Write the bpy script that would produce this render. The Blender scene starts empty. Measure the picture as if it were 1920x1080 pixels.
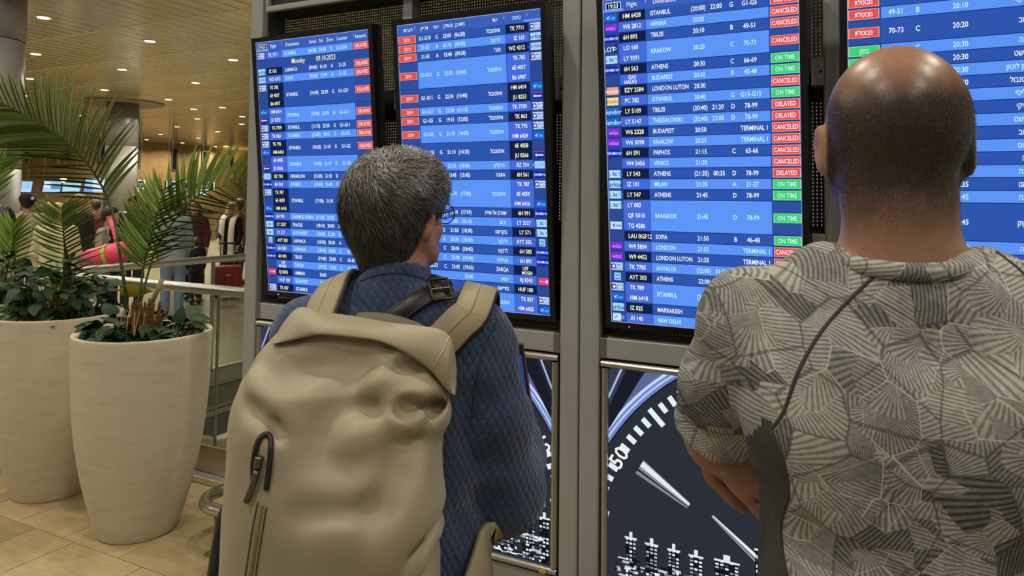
import bpy, bmesh, math, random
import numpy as np
from mathutils import Vector, Matrix
from mathutils.bvhtree import BVHTree
random.seed(7); RNG = np.random.default_rng(7)
SC = bpy.context.scene
COL = SC.collection
# ------------------------------------------------------------------ camera (solved from the display corners, taken as 1920x1080)
F, YAW, PIT, ROL, PPY, CAMZ = 1336.24, 0.4655, 0.0401, 0.0104, 320.06, 1.58
_cy, _sy = math.cos(YAW), math.sin(YAW)
FWD = np.array([-_sy*math.cos(PIT), _cy*math.cos(PIT), math.sin(PIT)])
_r = np.array([_cy, _sy, 0.0]); _u = np.cross(_r, FWD)
RGT = _r*math.cos(ROL)+_u*math.sin(ROL); UPV = _u*math.cos(ROL)-_r*math.sin(ROL)
CAM = np.array([0, 0, CAMZ])
def ray(x, y): return FWD+(x-960)/F*RGT-(y-PPY)/F*UPV
def on_y(x, y, Y): d = ray(x, y); return CAM+d*(Y/d[1])
def on_z(x, y, Z=0.0): d = ray(x, y); return CAM+d*((Z-CAMZ)/d[2])
def at(x, y, z): return CAM+ray(x, y)*z
cd = bpy.data.cameras.new('camera'); cam = bpy.data.objects.new('camera', cd); COL.objects.link(cam)
cd.sensor_width = 36; cd.sensor_fit = 'HORIZONTAL'; cd.lens = F/1920*36
cd.shift_y = -(540-PPY)/1920; cd.clip_start = 0.05; cd.clip_end = 200
cam.matrix_world = Matrix(((RGT[0], UPV[0], -FWD[0], 0), (RGT[1], UPV[1], -FWD[1], 0), (RGT[2], UPV[2], -FWD[2], CAMZ), (0, 0, 0, 1)))
SC.camera = cam
# ------------------------------------------------------------------ world (the rest of the lit hall) and exposure
wd = bpy.data.worlds.new('world'); SC.world = wd; wd.use_nodes = True
wd.node_tree.nodes['Background'].inputs[0].default_value = (0.95, 0.90, 0.80, 1)
wd.node_tree.nodes['Background'].inputs[1].default_value = 0.22
SC.view_settings.view_transform = 'Standard'; SC.view_settings.look = 'None'
SC.view_settings.exposure = 0.0; SC.view_settings.gamma = 1.0; SC.view_settings.use_curve_mapping = False
LAMP_COL = (1.0, 0.93, 0.80)
CEIL = 4.43
# ------------------------------------------------------------------ helpers
def lin(h):
    h = h.lstrip('#'); c = [int(h[i:i+2], 16)/255 for i in (0, 2, 4)]
    return tuple(x/12.92 if x <= 0.04045 else ((x+0.055)/1.055)**2.4 for x in c)
def nmat(name):
    m = bpy.data.materials.new(name); m.use_nodes = True
    nt = m.node_tree; return m, nt, nt.nodes['Principled BSDF']
def N(nt, typ, **kw):
    n = nt.nodes.new(typ)
    ins = kw.pop('ins', {})
    for k, v in kw.items(): setattr(n, k, v)
    for k, v in ins.items():
        s = n.inputs[k]
        if hasattr(v, 'is_linked') or isinstance(v, bpy.types.NodeSocket): nt.links.new(v, s)
        else: s.default_value = v
    return n
def M_(nt, op, a, b=None, c=None, clamp=False):
    n = nt.nodes.new('ShaderNodeMath'); n.operation = op; n.use_clamp = clamp
    for i, v in enumerate((a, b, c)):
        if v is None: continue
        if isinstance(v, bpy.types.NodeSocket): nt.links.new(v, n.inputs[i])
        else: n.inputs[i].default_value = v
    return n.outputs[0]
def ramp(nt, fac, stops, interp='LINEAR'):
    n = nt.nodes.new('ShaderNodeValToRGB'); n.color_ramp.interpolation = interp
    while len(n.color_ramp.elements) < len(stops): n.color_ramp.elements.new(0.5)
    for e, (p, c) in zip(n.color_ramp.elements, stops):
        e.position = p; e.color = (c[0], c[1], c[2], 1)
    nt.links.new(fac, n.inputs[0]); return n.outputs[0]
def mixc(nt, fac, a, b, mode='MIX'):
    n = nt.nodes.new('ShaderNodeMix'); n.data_type = 'RGBA'; n.blend_type = mode
    for s, v in ((n.inputs[0], fac), (n.inputs[6], a), (n.inputs[7], b)):
        if isinstance(v, bpy.types.NodeSocket): nt.links.new(v, s)
        elif isinstance(v, (int, float)): s.default_value = v
        else: s.default_value = (v[0], v[1], v[2], 1)
    return n.outputs[2]
def obj_co(nt): return nt.nodes.new('ShaderNodeTexCoord').outputs['Object']
def noise(nt, scale, detail=4, rough=0.55, vec=None, dist=0.0):
    n = N(nt, 'ShaderNodeTexNoise', ins={'Scale': scale, 'Detail': detail, 'Roughness': rough, 'Distortion': dist})
    nt.links.new(vec if vec is not None else obj_co(nt), n.inputs['Vector']); return n.outputs[0]
def mapping(nt, scale=(1, 1, 1), rot=(0, 0, 0), loc=(0, 0, 0), vec=None):
    n = N(nt, 'ShaderNodeMapping', ins={'Scale': scale, 'Rotation': rot, 'Location': loc})
    nt.links.new(vec if vec is not None else obj_co(nt), n.inputs[0]); return n.outputs[0]
def bump(nt, bs, h, strength=0.3, dist=0.005):
    n = N(nt, 'ShaderNodeBump', ins={'Strength': strength, 'Distance': dist, 'Height': h})
    nt.links.new(n.outputs[0], bs.inputs['Normal']); return n
def simple(name, col, rough=0.5, metal=0.0, var=0.0, vscale=8, bmp=0.0, bscale=200, bdist=0.002, spec=0.5, sss=0.0):
    m, nt, bs = nmat(name)
    if isinstance(col, str): col = lin(col)
    bs.inputs['Roughness'].default_value = rough; bs.inputs['Metallic'].default_value = metal
    bs.inputs['Specular IOR Level'].default_value = spec
    if var > 0:
        f = noise(nt, vscale)
        c = ramp(nt, f, [(0.25, [x*(1-var) for x in col]), (0.75, [min(1, x*(1+var)) for x in col])])
        nt.links.new(c, bs.inputs['Base Color'])
    else: bs.inputs['Base Color'].default_value = (*col, 1)
    if bmp > 0: bump(nt, bs, noise(nt, bscale, 3), bmp, bdist)
    return m
def emit(name, col, strength=1.0):
    m = bpy.data.materials.new(name); m.use_nodes = True; nt = m.node_tree
    nt.nodes.remove(nt.nodes['Principled BSDF'])
    if isinstance(col, str): col = lin(col)
    e = N(nt, 'ShaderNodeEmission', ins={'Color': (*col, 1), 'Strength': strength})
    nt.links.new(e.outputs[0], nt.nodes['Material Output'].inputs[0]); return m
MATS = {}
def emc(hexs, strength=1.0):
    k = (hexs, strength)
    if k not in MATS: MATS[k] = emit('lit_'+hexs.strip('#'), hexs, strength)
    return MATS[k]
# objects
def link(name, data, mat=None, parent=None, loc=(0, 0, 0), rotz=0.0):
    o = bpy.data.objects.new(name, data); COL.objects.link(o)
    if parent is not None: o.parent = parent
    o.location = loc
    if rotz: o.rotation_euler = (0, 0, rotz)
    if mat is not None and data is not None:
        data.materials.clear()
        for mm in (mat if isinstance(mat, (list, tuple)) else [mat]): data.materials.append(mm)
    return o
def tag(o, label=None, cat=None, group=None, kind=None):
    if label: o['label'] = label
    if cat: o['category'] = cat
    if group: o['group'] = group
    if kind: o['kind'] = kind
    return o
def thing(name, label, cat, loc=(0, 0, 0), rotz=0.0, group=None):
    return tag(link(name, None, None, None, loc, rotz), label, cat, group)
def mesh(name, V, Fc, smooth=False):
    me = bpy.data.meshes.new(name)
    V = np.asarray(V, dtype=np.float64)
    me.from_pydata(V.tolist(), [], Fc.tolist() if isinstance(Fc, np.ndarray) else Fc)
    if smooth: me.polygons.foreach_set('use_smooth', np.ones(len(me.polygons), dtype=bool))
    me.update(); return me
class MB:
    """collects simple shapes into one mesh"""
    def __init__(s): s.V = []; s.F = []; s.M = []; s.mi = 0; s.n = 0
    def add(s, V, Fc):
        V = np.asarray(V, float); s.V.append(V)
        s.F += [[i+s.n for i in f] for f in Fc]; s.M += [s.mi]*len(Fc); s.n += len(V)
    def box(s, x0, x1, y0, y1, z0, z1, rot=None, org=(0, 0, 0)):
        V = np.array([[x, y, z] for z in (z0, z1) for y in (y0, y1) for x in (x0, x1)])
        if rot is not None: V = (np.asarray(rot)@(V-np.array(org)).T).T+np.array(org)
        s.add(V, [[0, 2, 3, 1], [4, 5, 7, 6], [0, 1, 5, 4], [2, 6, 7, 3], [0, 4, 6, 2], [1, 3, 7, 5]])
    def tube(s, P, r, n=8, caps=True):
        V, Fc = tube_geo(P, r, n, caps); s.add(V, Fc)
    def build(s, name, mat, parent=None, smooth=False, loc=(0, 0, 0), rotz=0.0, bevel=0.0):
        me = mesh(name, np.vstack(s.V), s.F, smooth)
        o = link(name, me, mat, parent, loc, rotz)
        if isinstance(mat, (list, tuple)): me.polygons.foreach_set('material_index', s.M)
        if bevel: add_bevel(o, bevel)
        return o
def add_bevel(o, w, seg=2):
    b = o.modifiers.new('bevel', 'BEVEL'); b.width = w; b.segments = seg; b.limit_method = 'ANGLE'; b.angle_limit = 0.7
    o.data.polygons.foreach_set('use_smooth', np.ones(len(o.data.polygons), dtype=bool))
    w_ = o.modifiers.new('wn', 'WEIGHTED_NORMAL'); w_.keep_sharp = True
def tube_geo(P, r, n=8, caps=True, flat=1.0):
    P = np.asarray(P, float); k = len(P); r = np.broadcast_to(np.asarray(r, float), (k,))
    T = np.gradient(P, axis=0); T /= np.linalg.norm(T, axis=1)[:, None]+1e-12
    up = np.array([0, 0, 1.0]) if abs(T[0][2]) < 0.9 else np.array([1.0, 0, 0])
    V = []; a = np.linspace(0, 2*np.pi, n, endpoint=False)
    nv = np.cross(T[0], up); nv /= np.linalg.norm(nv)
    for i in range(k):
        nv = nv-T[i]*(nv@T[i]); nv /= np.linalg.norm(nv)+1e-12
        b = np.cross(T[i], nv)
        V.append(P[i]+r[i]*(np.cos(a)[:, None]*nv+flat*np.sin(a)[:, None]*b))
    Fc = []
    for i in range(k-1):
        for j in range(n):
            j2 = (j+1) % n; Fc.append([i*n+j, i*n+j2, (i+1)*n+j2, (i+1)*n+j])
    if caps: Fc.append(list(range(n))[::-1]); Fc.append([(k-1)*n+j for j in range(n)])
    return np.vstack(V), Fc
def lathe_geo(prof, n=32, cx=0, cy=0):
    a = np.linspace(0, 2*np.pi, n, endpoint=False); V = []; Fc = []
    for r, z in prof: V.append(np.c_[cx+r*np.cos(a), cy+r*np.sin(a), np.full(n, z)])
    for i in range(len(prof)-1):
        for j in range(n): j2 = (j+1) % n; Fc.append([i*n+j, i*n+j2, (i+1)*n+j2, (i+1)*n+j])
    Fc.append(list(range(n))[::-1]); Fc.append([(len(prof)-1)*n+j for j in range(n)])
    return np.vstack(V), Fc
def spline(P, n):
    """Catmull-Rom through P, n samples"""
    P = np.asarray(P, float); k = len(P)
    Q = np.vstack([2*P[0]-P[1], P, 2*P[-1]-P[-2]])
    t = np.linspace(0, k-1, n); out = []
    for u in t:
        i = min(int(u), k-2); f = u-i; a, b, c, d = Q[i:i+4]
        out.append(0.5*((2*b)+(c-a)*f+(2*a-5*b+4*c-d)*f*f+(3*b-a-3*c+d)*f**3))
    return np.array(out)
def copy_tree(o, parent=None):
    c = o.copy(); COL.objects.link(c); c.parent = parent
    for ch in list(o.children): copy_tree(ch, c)
    return c
# ------------------------------------------------------------------ signed distance sculpting -> surface nets
class SDF:
    def __init__(s, lo, hi, vox):
        s.ax = [np.arange(lo[i], hi[i]+vox, vox, dtype=np.float32) for i in range(3)]
        s.D = np.full([len(a) for a in s.ax], 0.25, np.float32); s.vox = vox
    def _reg(s, lo, hi, pad):
        sl = []
        for i in range(3):
            a = np.searchsorted(s.ax[i], lo[i]-pad); b = np.searchsorted(s.ax[i], hi[i]+pad)
            if b <= a: return None
            sl.append(slice(a, b))
        X = s.ax[0][sl[0]][:, None, None]; Y = s.ax[1][sl[1]][None, :, None]; Z = s.ax[2][sl[2]][None, None, :]
        return tuple(sl), X, Y, Z
    def _merge(s, sl, d, k, op):
        o = s.D[sl]
        if op == 'add':
            if k > 0:
                h = np.clip(0.5+0.5*(o-d)/k, 0, 1); s.D[sl] = o*(1-h)+d*h-k*h*(1-h)
            else: s.D[sl] = np.minimum(o, d)
        else:
            if k > 0:
                h = np.clip(0.5-0.5*(o+d)/k, 0, 1); s.D[sl] = o*(1-h)-d*h+k*h*(1-h)
            else: s.D[sl] = np.maximum(o, -d)
    def cone(s, a, b, ra, rb=None, k=0.02, op='add', flat=None):
        rb = ra if rb is None else rb; a = np.array(a, np.float32); b = np.array(b, np.float32); m = max(ra, rb)+k+3*s.vox
        r = s._reg(np.minimum(a, b), np.maximum(a, b), m)
        if r is None: return s
        sl, X, Y, Z = r; ab = b-a; L = float(ab@ab)+1e-9
        t = np.clip(((X-a[0])*ab[0]+(Y-a[1])*ab[1]+(Z-a[2])*ab[2])/L, 0, 1)
        dx, dy, dz = X-a[0]-t*ab[0], Y-a[1]-t*ab[1], Z-a[2]-t*ab[2]
        if flat is not None:                      # (axis vector, factor): squash along an axis
            ax = np.array(flat[0], np.float32); ax /= np.linalg.norm(ax); q = (dx*ax[0]+dy*ax[1]+dz*ax[2])*(1/flat[1]-1)
            dx, dy, dz = dx+q*ax[0], dy+q*ax[1], dz+q*ax[2]
        s._merge(sl, np.sqrt(dx*dx+dy*dy+dz*dz)-(ra+(rb-ra)*t), k, op); return s
    def chain(s, P, R, k=0.02, op='add', flat=None):
        for i in range(len(P)-1): s.cone(P[i], P[i+1], R[i], R[i+1], k, op, flat)
        return s
    def ell(s, c, r, k=0.02, op='add', rot=None):
        c = np.array(c, np.float32); m = max(r)+k+3*s.vox; g = s._reg(c, c, m)
        if g is None: return s
        sl, X, Y, Z = g; x, y, z = X-c[0], Y-c[1], Z-c[2]
        if rot is not None:
            R = np.asarray(Matrix.Rotation(rot[0], 3, rot[1]).transposed() if not hasattr(rot, 'row') else rot.transposed())
            x, y, z = (R[0, 0]*x+R[0, 1]*y+R[0, 2]*z, R[1, 0]*x+R[1, 1]*y+R[1, 2]*z, R[2, 0]*x+R[2, 1]*y+R[2, 2]*z)
        k0 = np.sqrt((x/r[0])**2+(y/r[1])**2+(z/r[2])**2); k1 = np.sqrt((x/r[0]**2)**2+(y/r[1]**2)**2+(z/r[2]**2)**2)+1e-6
        s._merge(sl, np.where(k0 < 1e-4, -min(r), k0*(k0-1)/k1), k, op); return s
    def loft(s, rows, k=0.02, op='add', p=2.4):
        """rows of (z, cx, cy, half width x, half depth y), capped stack of super-ellipses"""
        rows = np.array(rows, np.float32); rows = rows[np.argsort(rows[:, 0])]
        a = rows[:, 3].max(); b = rows[:, 4].max()
        lo = (rows[:, 1].min()-a, rows[:, 2].min()-b, rows[0, 0]); hi = (rows[:, 1].max()+a, rows[:, 2].max()+b, rows[-1, 0])
        g = s._reg(lo, hi, k+4*s.vox)
        if g is None: return s
        sl, X, Y, Z = g; z = np.clip(Z, rows[0, 0], rows[-1, 0]); zz = z.ravel()
        # smooth interpolation of the rows
        f = lambda j: np.interp(zz, rows[:, 0], rows[:, j]).astype(np.float32)[None, None, :]
        cx, cy, hx, hy = f(1), f(2), f(3), f(4)
        q = (np.abs((X-cx)/hx)**p+np.abs((Y-cy)/hy)**p)**(1/p)
        d = (q-1)*np.minimum(hx, hy); dz = np.maximum(rows[0, 0]-Z, Z-rows[-1, 0])
        d = np.where(dz > 0, np.sqrt(np.maximum(d, 0)**2+dz*dz), np.maximum(d, dz))
        s._merge(sl, d, k, op); return s
    def cut(s, fn):
        X, Y, Z = s.ax[0][:, None, None], s.ax[1][None, :, None], s.ax[2][None, None, :]
        s.D = np.maximum(s.D, fn(X, Y, Z).astype(np.float32)); return s
    def disp(s, fn):
        X, Y, Z = s.ax[0][:, None, None], s.ax[1][None, :, None], s.ax[2][None, None, :]
        near = np.abs(s.D) < 0.06
        s.D = np.where(near, s.D+fn(X, Y, Z).astype(np.float32), s.D); return s
    def nets(s):
        D = s.D; I = D < 0
        c = np.zeros([n-1 for n in D.shape], np.int8)
        for i in (0, 1):
            for j in (0, 1):
                for l in (0, 1): c += I[i:D.shape[0]-1+i, j:D.shape[1]-1+j, l:D.shape[2]-1+l]
        act = (c > 0) & (c < 8); idx = np.argwhere(act); nid = np.full(act.shape, -1, np.int64); nid[act] = np.arange(len(idx))
        corners = [(i, j, l) for i in (0, 1) for j in (0, 1) for l in (0, 1)]
        cv = {q: D[idx[:, 0]+q[0], idx[:, 1]+q[1], idx[:, 2]+q[2]] for q in corners}
        acc = np.zeros((len(idx), 3)); cnt = np.zeros(len(idx))
        for q in corners:
            for a in range(3):
                if q[a]: continue
                q2 = list(q); q2[a] = 1; q2 = tuple(q2)
                v0, v1 = cv[q], cv[q2]; x = (v0 < 0) != (v1 < 0)
                t = np.where(x, v0/(v0-v1+1e-12), 0); pt = np.tile(np.array(q, float), (len(idx), 1)); pt[:, a] = t
                acc += np.where(x[:, None], pt, 0); cnt += x
        pos = idx+acc/cnt[:, None]
        V = np.c_[tuple(s.ax[a][0]+pos[:, a]*s.vox for a in range(3))]
        Fc = []
        for a in range(3):
            b, e = (a+1) % 3, (a+2) % 3
            s0 = [slice(None)]*3; s1 = [slice(None)]*3; s0[a] = slice(0, -1); s1[a] = slice(1, None)
            for q in (b, e): s0[q] = slice(1, -1); s1[q] = slice(1, -1)
            A, B = I[tuple(s0)], I[tuple(s1)]; off = np.zeros(3, int); off[b] = off[e] = 1
            for flip, mk in ((False, A & ~B), (True, ~A & B)):
                e_ = np.argwhere(mk)+off
                if not len(e_): continue
                db = np.zeros(3, int); db[b] = 1; de = np.zeros(3, int); de[e] = 1
                g = [nid[tuple((e_-x).T)] for x in (db+de, de, 0*db, db)]
                f = np.c_[tuple(g)]
                Fc.append(f[:, ::-1] if flip else f)
        return V, np.vstack(Fc)
def vnoise(seed, f, n=5):
    """cheap smooth noise: sum of random plane waves"""
    r = np.random.default_rng(seed); w = r.normal(size=(n, 3))*f; ph = r.uniform(0, 6.28, n)
    return lambda X, Y, Z: sum(np.sin(w[i, 0]*X+w[i, 1]*Y+w[i, 2]*Z+ph[i]) for i in range(n))/n
def sdf_obj(name, s, mat, parent=None, smooth=2):
    V, Fc = s.nets(); V = relax(V, Fc, smooth)
    return link(name, mesh(name, V, Fc, True), mat, parent)
def relax(V, Fc, it):
    if it <= 0: return V
    e = np.vstack([Fc[:, [0, 1]], Fc[:, [1, 2]], Fc[:, [2, 3]], Fc[:, [3, 0]]])
    for i in range(it):
        acc = np.zeros_like(V); cnt = np.zeros(len(V))
        np.add.at(cnt, e[:, 0], 1); np.add.at(cnt, e[:, 1], 1)
        for a in range(3):
            acc[:, a] = np.bincount(e[:, 0], V[e[:, 1], a], len(V))+np.bincount(e[:, 1], V[e[:, 0], a], len(V))
        V = V*0.5+0.5*acc/np.maximum(cnt, 1)[:, None]
    return V
def bvh_of(objs):
    V = []; P = []
    for o in objs:
        bpy.context.view_layer.update()
        mw = np.array(o.matrix_world); v = np.array([q.co for q in o.data.vertices]); n = len(V)
        V += (v@mw[:3, :3].T+mw[:3, 3]).tolist(); P += [[i+n for i in q.vertices] for q in o.data.polygons]
    return BVHTree.FromPolygons(V, P)
def drape(bvh, pts):
    """photo pixels -> points and normals where their rays meet a surface"""
    out = []
    for x, y in pts:
        d = ray(x, y); h = bvh.ray_cast(Vector(CAM), Vector(d).normalized(), 20)
        if h[0] is not None:
            n = np.array(h[1]); n = n if n@d < 0 else -n
            out.append((np.array(h[0]), n))
    return out
def ribbon_geo(P, Nn, width, thick):
    P = np.asarray(P, float); Nn = np.asarray(Nn, float)
    T = np.gradient(P, axis=0); T /= np.linalg.norm(T, axis=1)[:, None]+1e-12
    S = np.cross(T, Nn); S /= np.linalg.norm(S, axis=1)[:, None]+1e-12; Nn = np.cross(S, T)
    w = np.broadcast_to(np.asarray(width, float), (len(P),))[:, None]/2; V = []
    e = min(thick*0.5, 0.002)
    prof = [(-1, 0, 0), (-1, thick-e, 0), (-1, thick, e), (1, thick, -e), (1, thick-e, 0), (1, 0, 0)]
    for sx, h, ins in prof: V.append(P+S*(w*sx+ins)+Nn*h)
    k = len(P); m = len(prof); Fc = []
    for j in range(m):
        j2 = (j+1) % m
        for i in range(k-1): Fc.append([j*k+i, j2*k+i, j2*k+i+1, j*k+i+1])
    Fc.append([j*k for j in range(m)]); Fc.append([j*k+k-1 for j in range(m)][::-1])
    return np.vstack(V), Fc
# ------------------------------------------------------------------ lettering: glyph outlines as flat meshes
_fc = bpy.data.curves.new('glyph', 'FONT'); _fc.resolution_u = 2; _fo = bpy.data.objects.new('glyph', _fc); COL.objects.link(_fo)
GLY = {}
def glyph(ch, bold):
    k = (ch, bold)
    if k not in GLY:
        _fc.offset = 0.014 if bold else 0.004
        _fc.body = ch; me = bpy.data.meshes.new_from_object(_fo.evaluated_get(bpy.context.evaluated_depsgraph_get()))
        V = np.array([q.co[:2] for q in me.vertices]).reshape(-1, 2); Fc = [list(q.vertices) for q in me.polygons]
        bpy.data.meshes.remove(me)
        def wid(t):
            _fc.body = t; m2 = bpy.data.meshes.new_from_object(_fo.evaluated_get(bpy.context.evaluated_depsgraph_get()))
            x = [q.co[0] for q in m2.vertices]; bpy.data.meshes.remove(m2); return max(x)
        GLY[k] = (V, Fc, wid('H'+ch+'H')-wid('HH'))
    return GLY[k]
for _ch in "ABCDEFGHIJKLMNOPQRSTUVWXYZabcdefghijklmnopqrstuvwxyz0123456789:()-'. אבגדהוזחטיכלמנסעפצקרשתךםןףץ": glyph(_ch, True); glyph(_ch, False)
bpy.data.objects.remove(_fo); bpy.data.curves.remove(_fc)
def text_geo(t, x, y, h, align='l', bold=True, squeeze=1.0):
    """flat text, cap height h, baseline-centred on y; returns V (n,2), faces"""
    t = ''.join(t); sc = h/0.70; cx = 0; V = []; Fc = []; n = 0
    for ch in t:
        v, f, a = glyph(ch, bold)
        if len(v):
            V.append(v*[1, 1]+[cx, 0]); Fc += [[i+n for i in q] for q in f]; n += len(v)
        cx += a
    if not V: return np.zeros((0, 2)), []
    V = np.vstack(V)*[sc*squeeze, sc]; w = cx*sc*squeeze
    V[:, 0] += x-(0 if align == 'l' else w/2 if align == 'c' else w); V[:, 1] += y-h/2
    return V, Fc
class Flat:
    """flat print: coloured shapes layered on a plane, one mesh with one material per colour"""
    def __init__(s): s.V = []; s.F = []; s.M = []; s.n = 0; s.mats = []
    def _m(s, c):
        if c not in s.mats: s.mats.append(c)
        return s.mats.index(c)
    def poly(s, pts, c, lay):
        pts = np.asarray(pts, float); s.V.append(np.c_[pts, np.full(len(pts), lay*0.0004)])
        s.F.append([i+s.n for i in range(len(pts))]); s.M.append(s._m(c)); s.n += len(pts)
    def rect(s, x0, y0, x1, y1, c, lay): s.poly([(x0, y0), (x1, y0), (x1, y1), (x0, y1)], c, lay)
    def text(s, t, x, y, h, c, lay=4, align='l', bold=True, rot=None, squeeze=1.0):
        V, Fc = text_geo(t, x, y, h, align, bold, squeeze)
        if not len(V): return
        if rot: 
            a, ox, oy = rot; ca, sa = math.cos(a), math.sin(a); V = np.c_[ox+(V[:, 0]-ox)*ca-(V[:, 1]-oy)*sa, oy+(V[:, 0]-ox)*sa+(V[:, 1]-oy)*ca]
        s.V.append(np.c_[V, np.full(len(V), lay*0.0004)]); s.F += [[i+s.n for i in q] for q in Fc]; s.M += [s._m(c)]*len(Fc); s.n += len(V)
    def build(s, name, parent, matfn=emc):
        """local x = x, local z = y, faces -y"""
        V = np.vstack(s.V); V = np.c_[V[:, 0], -V[:, 2], V[:, 1]]
        me = mesh(name, V, s.F); o = link(name, me, [matfn(c) if isinstance(c, str) else c for c in s.mats], parent)
        me.polygons.foreach_set('material_index', s.M); return o
# ------------------------------------------------------------------ materials of the hall
def stone_mat(name, c0, c1, scale=3.0, rough=0.45, streak=(1, 6, 1), bmp=0.1, spec=0.4):
    m, nt, bs = nmat(name); v = mapping(nt, streak)
    f = noise(nt, scale, 8, 0.65, v, 0.4); f2 = noise(nt, scale*9, 5, 0.7, v)
    g = M_(nt, 'ADD', M_(nt, 'MULTIPLY', f, 0.65), M_(nt, 'MULTIPLY', f2, 0.35))
    nt.links.new(ramp(nt, g, [(0.3, c0), (0.7, c1)]), bs.inputs['Base Color'])
    bs.inputs['Roughness'].default_value = rough; bs.inputs['Specular IOR Level'].default_value = spec
    if bmp: bump(nt, bs, f2, bmp, 0.002)
    return m
TILE = []
for i, k in enumerate((0.9, 1.0, 1.1)):
    TILE.append(stone_mat('travertine', [x*k for x in lin('#917d5b')], [x*k for x in lin('#b5a078')], 2.2+i*0.3, 0.42, (1, 5, 1)))
HALLFLOOR = stone_mat('polished_hall_floor', lin('#6f6a50'), lin('#857f62'), 0.8, 0.22, (1, 1, 1), 0.0, 0.5)
GROUT = simple('grout', '#6b5f48', 0.9)
STEEL = simple('brushed_steel', '#b9b6ac', 0.28, 1.0, 0.12, 30)
STEELD = simple('steel_dull', '#8d8a80', 0.4, 0.9, 0.1, 20)
COLM = simple('column_cladding', '#8d8b84', 0.42, 0.35, 0.06, 1.5)
DARK = simple('dark_gap', '#17171a', 0.7)
# ------------------------------------------------------------------ floor: slab with the opening behind the glass rail, near travertine tiles
VX, VY = -5.22, 2.98
b = MB(); b.box(-46, 8, -7, VY, -0.5, -0.012); b.box(-46, VX, VY, 46, -0.5, -0.012)
fl = tag(b.build('floor', HALLFLOOR), kind='structure')
b = MB(); b.box(VX-0.4, 8, VY-0.4, 12, -0.75, -0.55)
tag(b.build('floor_lower', simple('lower_floor', '#b9b5a0', 0.5, 0, 0.05, 2)), kind='structure')
b = MB(); b.box(VX, VX+0.02, VY, 12, -0.10, -0.012); o = tag(b.build('trim_1', STEELD), kind='structure')
b = MB(); b.box(VX, VX+0.012, VY, 12, -0.30, -0.11); b.build('fascia_panel', simple('fascia_grey', '#6f6e5c', 0.4), o)
b = MB(); b.box(VX, VX+0.014, VY, 12, -0.36, -0.31); b.build('fascia_strip', STEELD, o)
b = MB(); b.box(VX, VX+0.01, VY, 12, -0.55, -0.37); b.build('fascia_base', simple('fascia_dark', '#4d4d40', 0.5), o)
rows = [(2.07, 2.82, [-4.9, -4.4, -4.0, -3.7, -3.34, -2.95, -2.5, -2.1, -1.7, -1.2, -0.6, 0.0, 0.6]),
        (1.37, 2.07, [-5.2, -4.75, -4.3, -3.95, -3.54, -3.25, -2.78, -2.4, -2.0, -1.6, -1.2, -0.6, 0.0, 0.6]),
        (0.67, 1.37, [-5.0, -4.5, -4.1, -3.7, -3.4, -2.9, -2.5, -2.1, -1.7, -1.2, -0.6, 0.0, 0.6]),
        (-0.03, 0.67, [-3.0, -2.5, -2.0, -1.5, -1.0, -0.5, 0.0, 0.6])]
for y0, y1, xs in rows:
    for x0, x1 in zip(xs[:-1], xs[1:]):
        h = random.uniform(0.0, 0.0008)
        b = MB(); b.box(x0+0.002, x1-0.002, y0+0.002, y1-0.002, -0.012, -0.0008+h); b.build('tile', random.choice(TILE), fl)
# ------------------------------------------------------------------ ceiling of long metal planks with seams
PLANK, pnt, pbs = nmat('ceiling_plank')
pf = noise(pnt, 0.7, 5, 0.6, mapping(pnt, (3, 0.6, 1)))
pnt.links.new(ramp(pnt, pf, [(0.3, lin('#a39470')), (0.7, lin('#b9aa84'))]), pbs.inputs['Base Color'])
pbs.inputs['Roughness'].default_value = 0.20; pbs.inputs['Metallic'].default_value = 0.35
b = MB(); b.box(-46, 8, -7, 46, CEIL+0.03, CEIL+0.2)
ce = tag(b.build('ceiling', simple('ceiling_void', '#5e4f33', 0.9)), kind='structure')
PW, PL, SEAM0 = 0.30, 1.90, 5.85
def plank_geo():
    w, l = PW-0.012, PL-0.02; c = 0.02; prof = [(-w/2, 0.03), (-w/2, 0.012), (-w/2+c, 0.002), (0, 0.0), (w/2-c, 0.002), (w/2, 0.012), (w/2, 0.03)]
    V = [(x, y, z) for y in (-l/2, l/2) for x, z in prof]; n = len(prof)
    Fc = [[i, i+n, i+n+1, i+1] for i in range(n-1)]+[[n-1, 2*n-1, n, 0], list(range(n)), list(range(n, 2*n))[::-1]]
    return np.array(V, float), Fc
pv, pfc = plank_geo(); pmesh = mesh('plank', pv, pfc); pmesh.materials.append(PLANK)
cells = []
for j in range(-6, 21):
    for i in range(-153, 27):
        c = np.array([i*PW, SEAM0+PL*(j+0.5), CEIL]); d = c-CAM; z = d@FWD
        px, py = (960+F*(d@RGT)/z, PPY-F*(d@UPV)/z) if z > 1 else (-9999, -9999)
        cells.append((z if (-20 < px < 500 and -60 < py < 300) else 1e3+abs(z), c))
cells.sort(key=lambda q: q[0]); rest = MB()
for n_, (z, c) in enumerate(cells):
    if n_ < 300: link('plank', pmesh, None, ce, c)
    elif c[0] > -34.5: rest.add(pv+c, pfc)
tag(rest.build('plank_field', PLANK, ce), kind='stuff')
# seam strips between plank rows
for j in range(-1, 8):
    b = MB(); b.box(-34, 6, SEAM0+PL*j-0.012, SEAM0+PL*j+0.012, CEIL-0.004, CEIL+0.03); b.build('seam_strip', simple('seam', '#d9c595', 0.4), ce) if j < 7 else None
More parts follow.
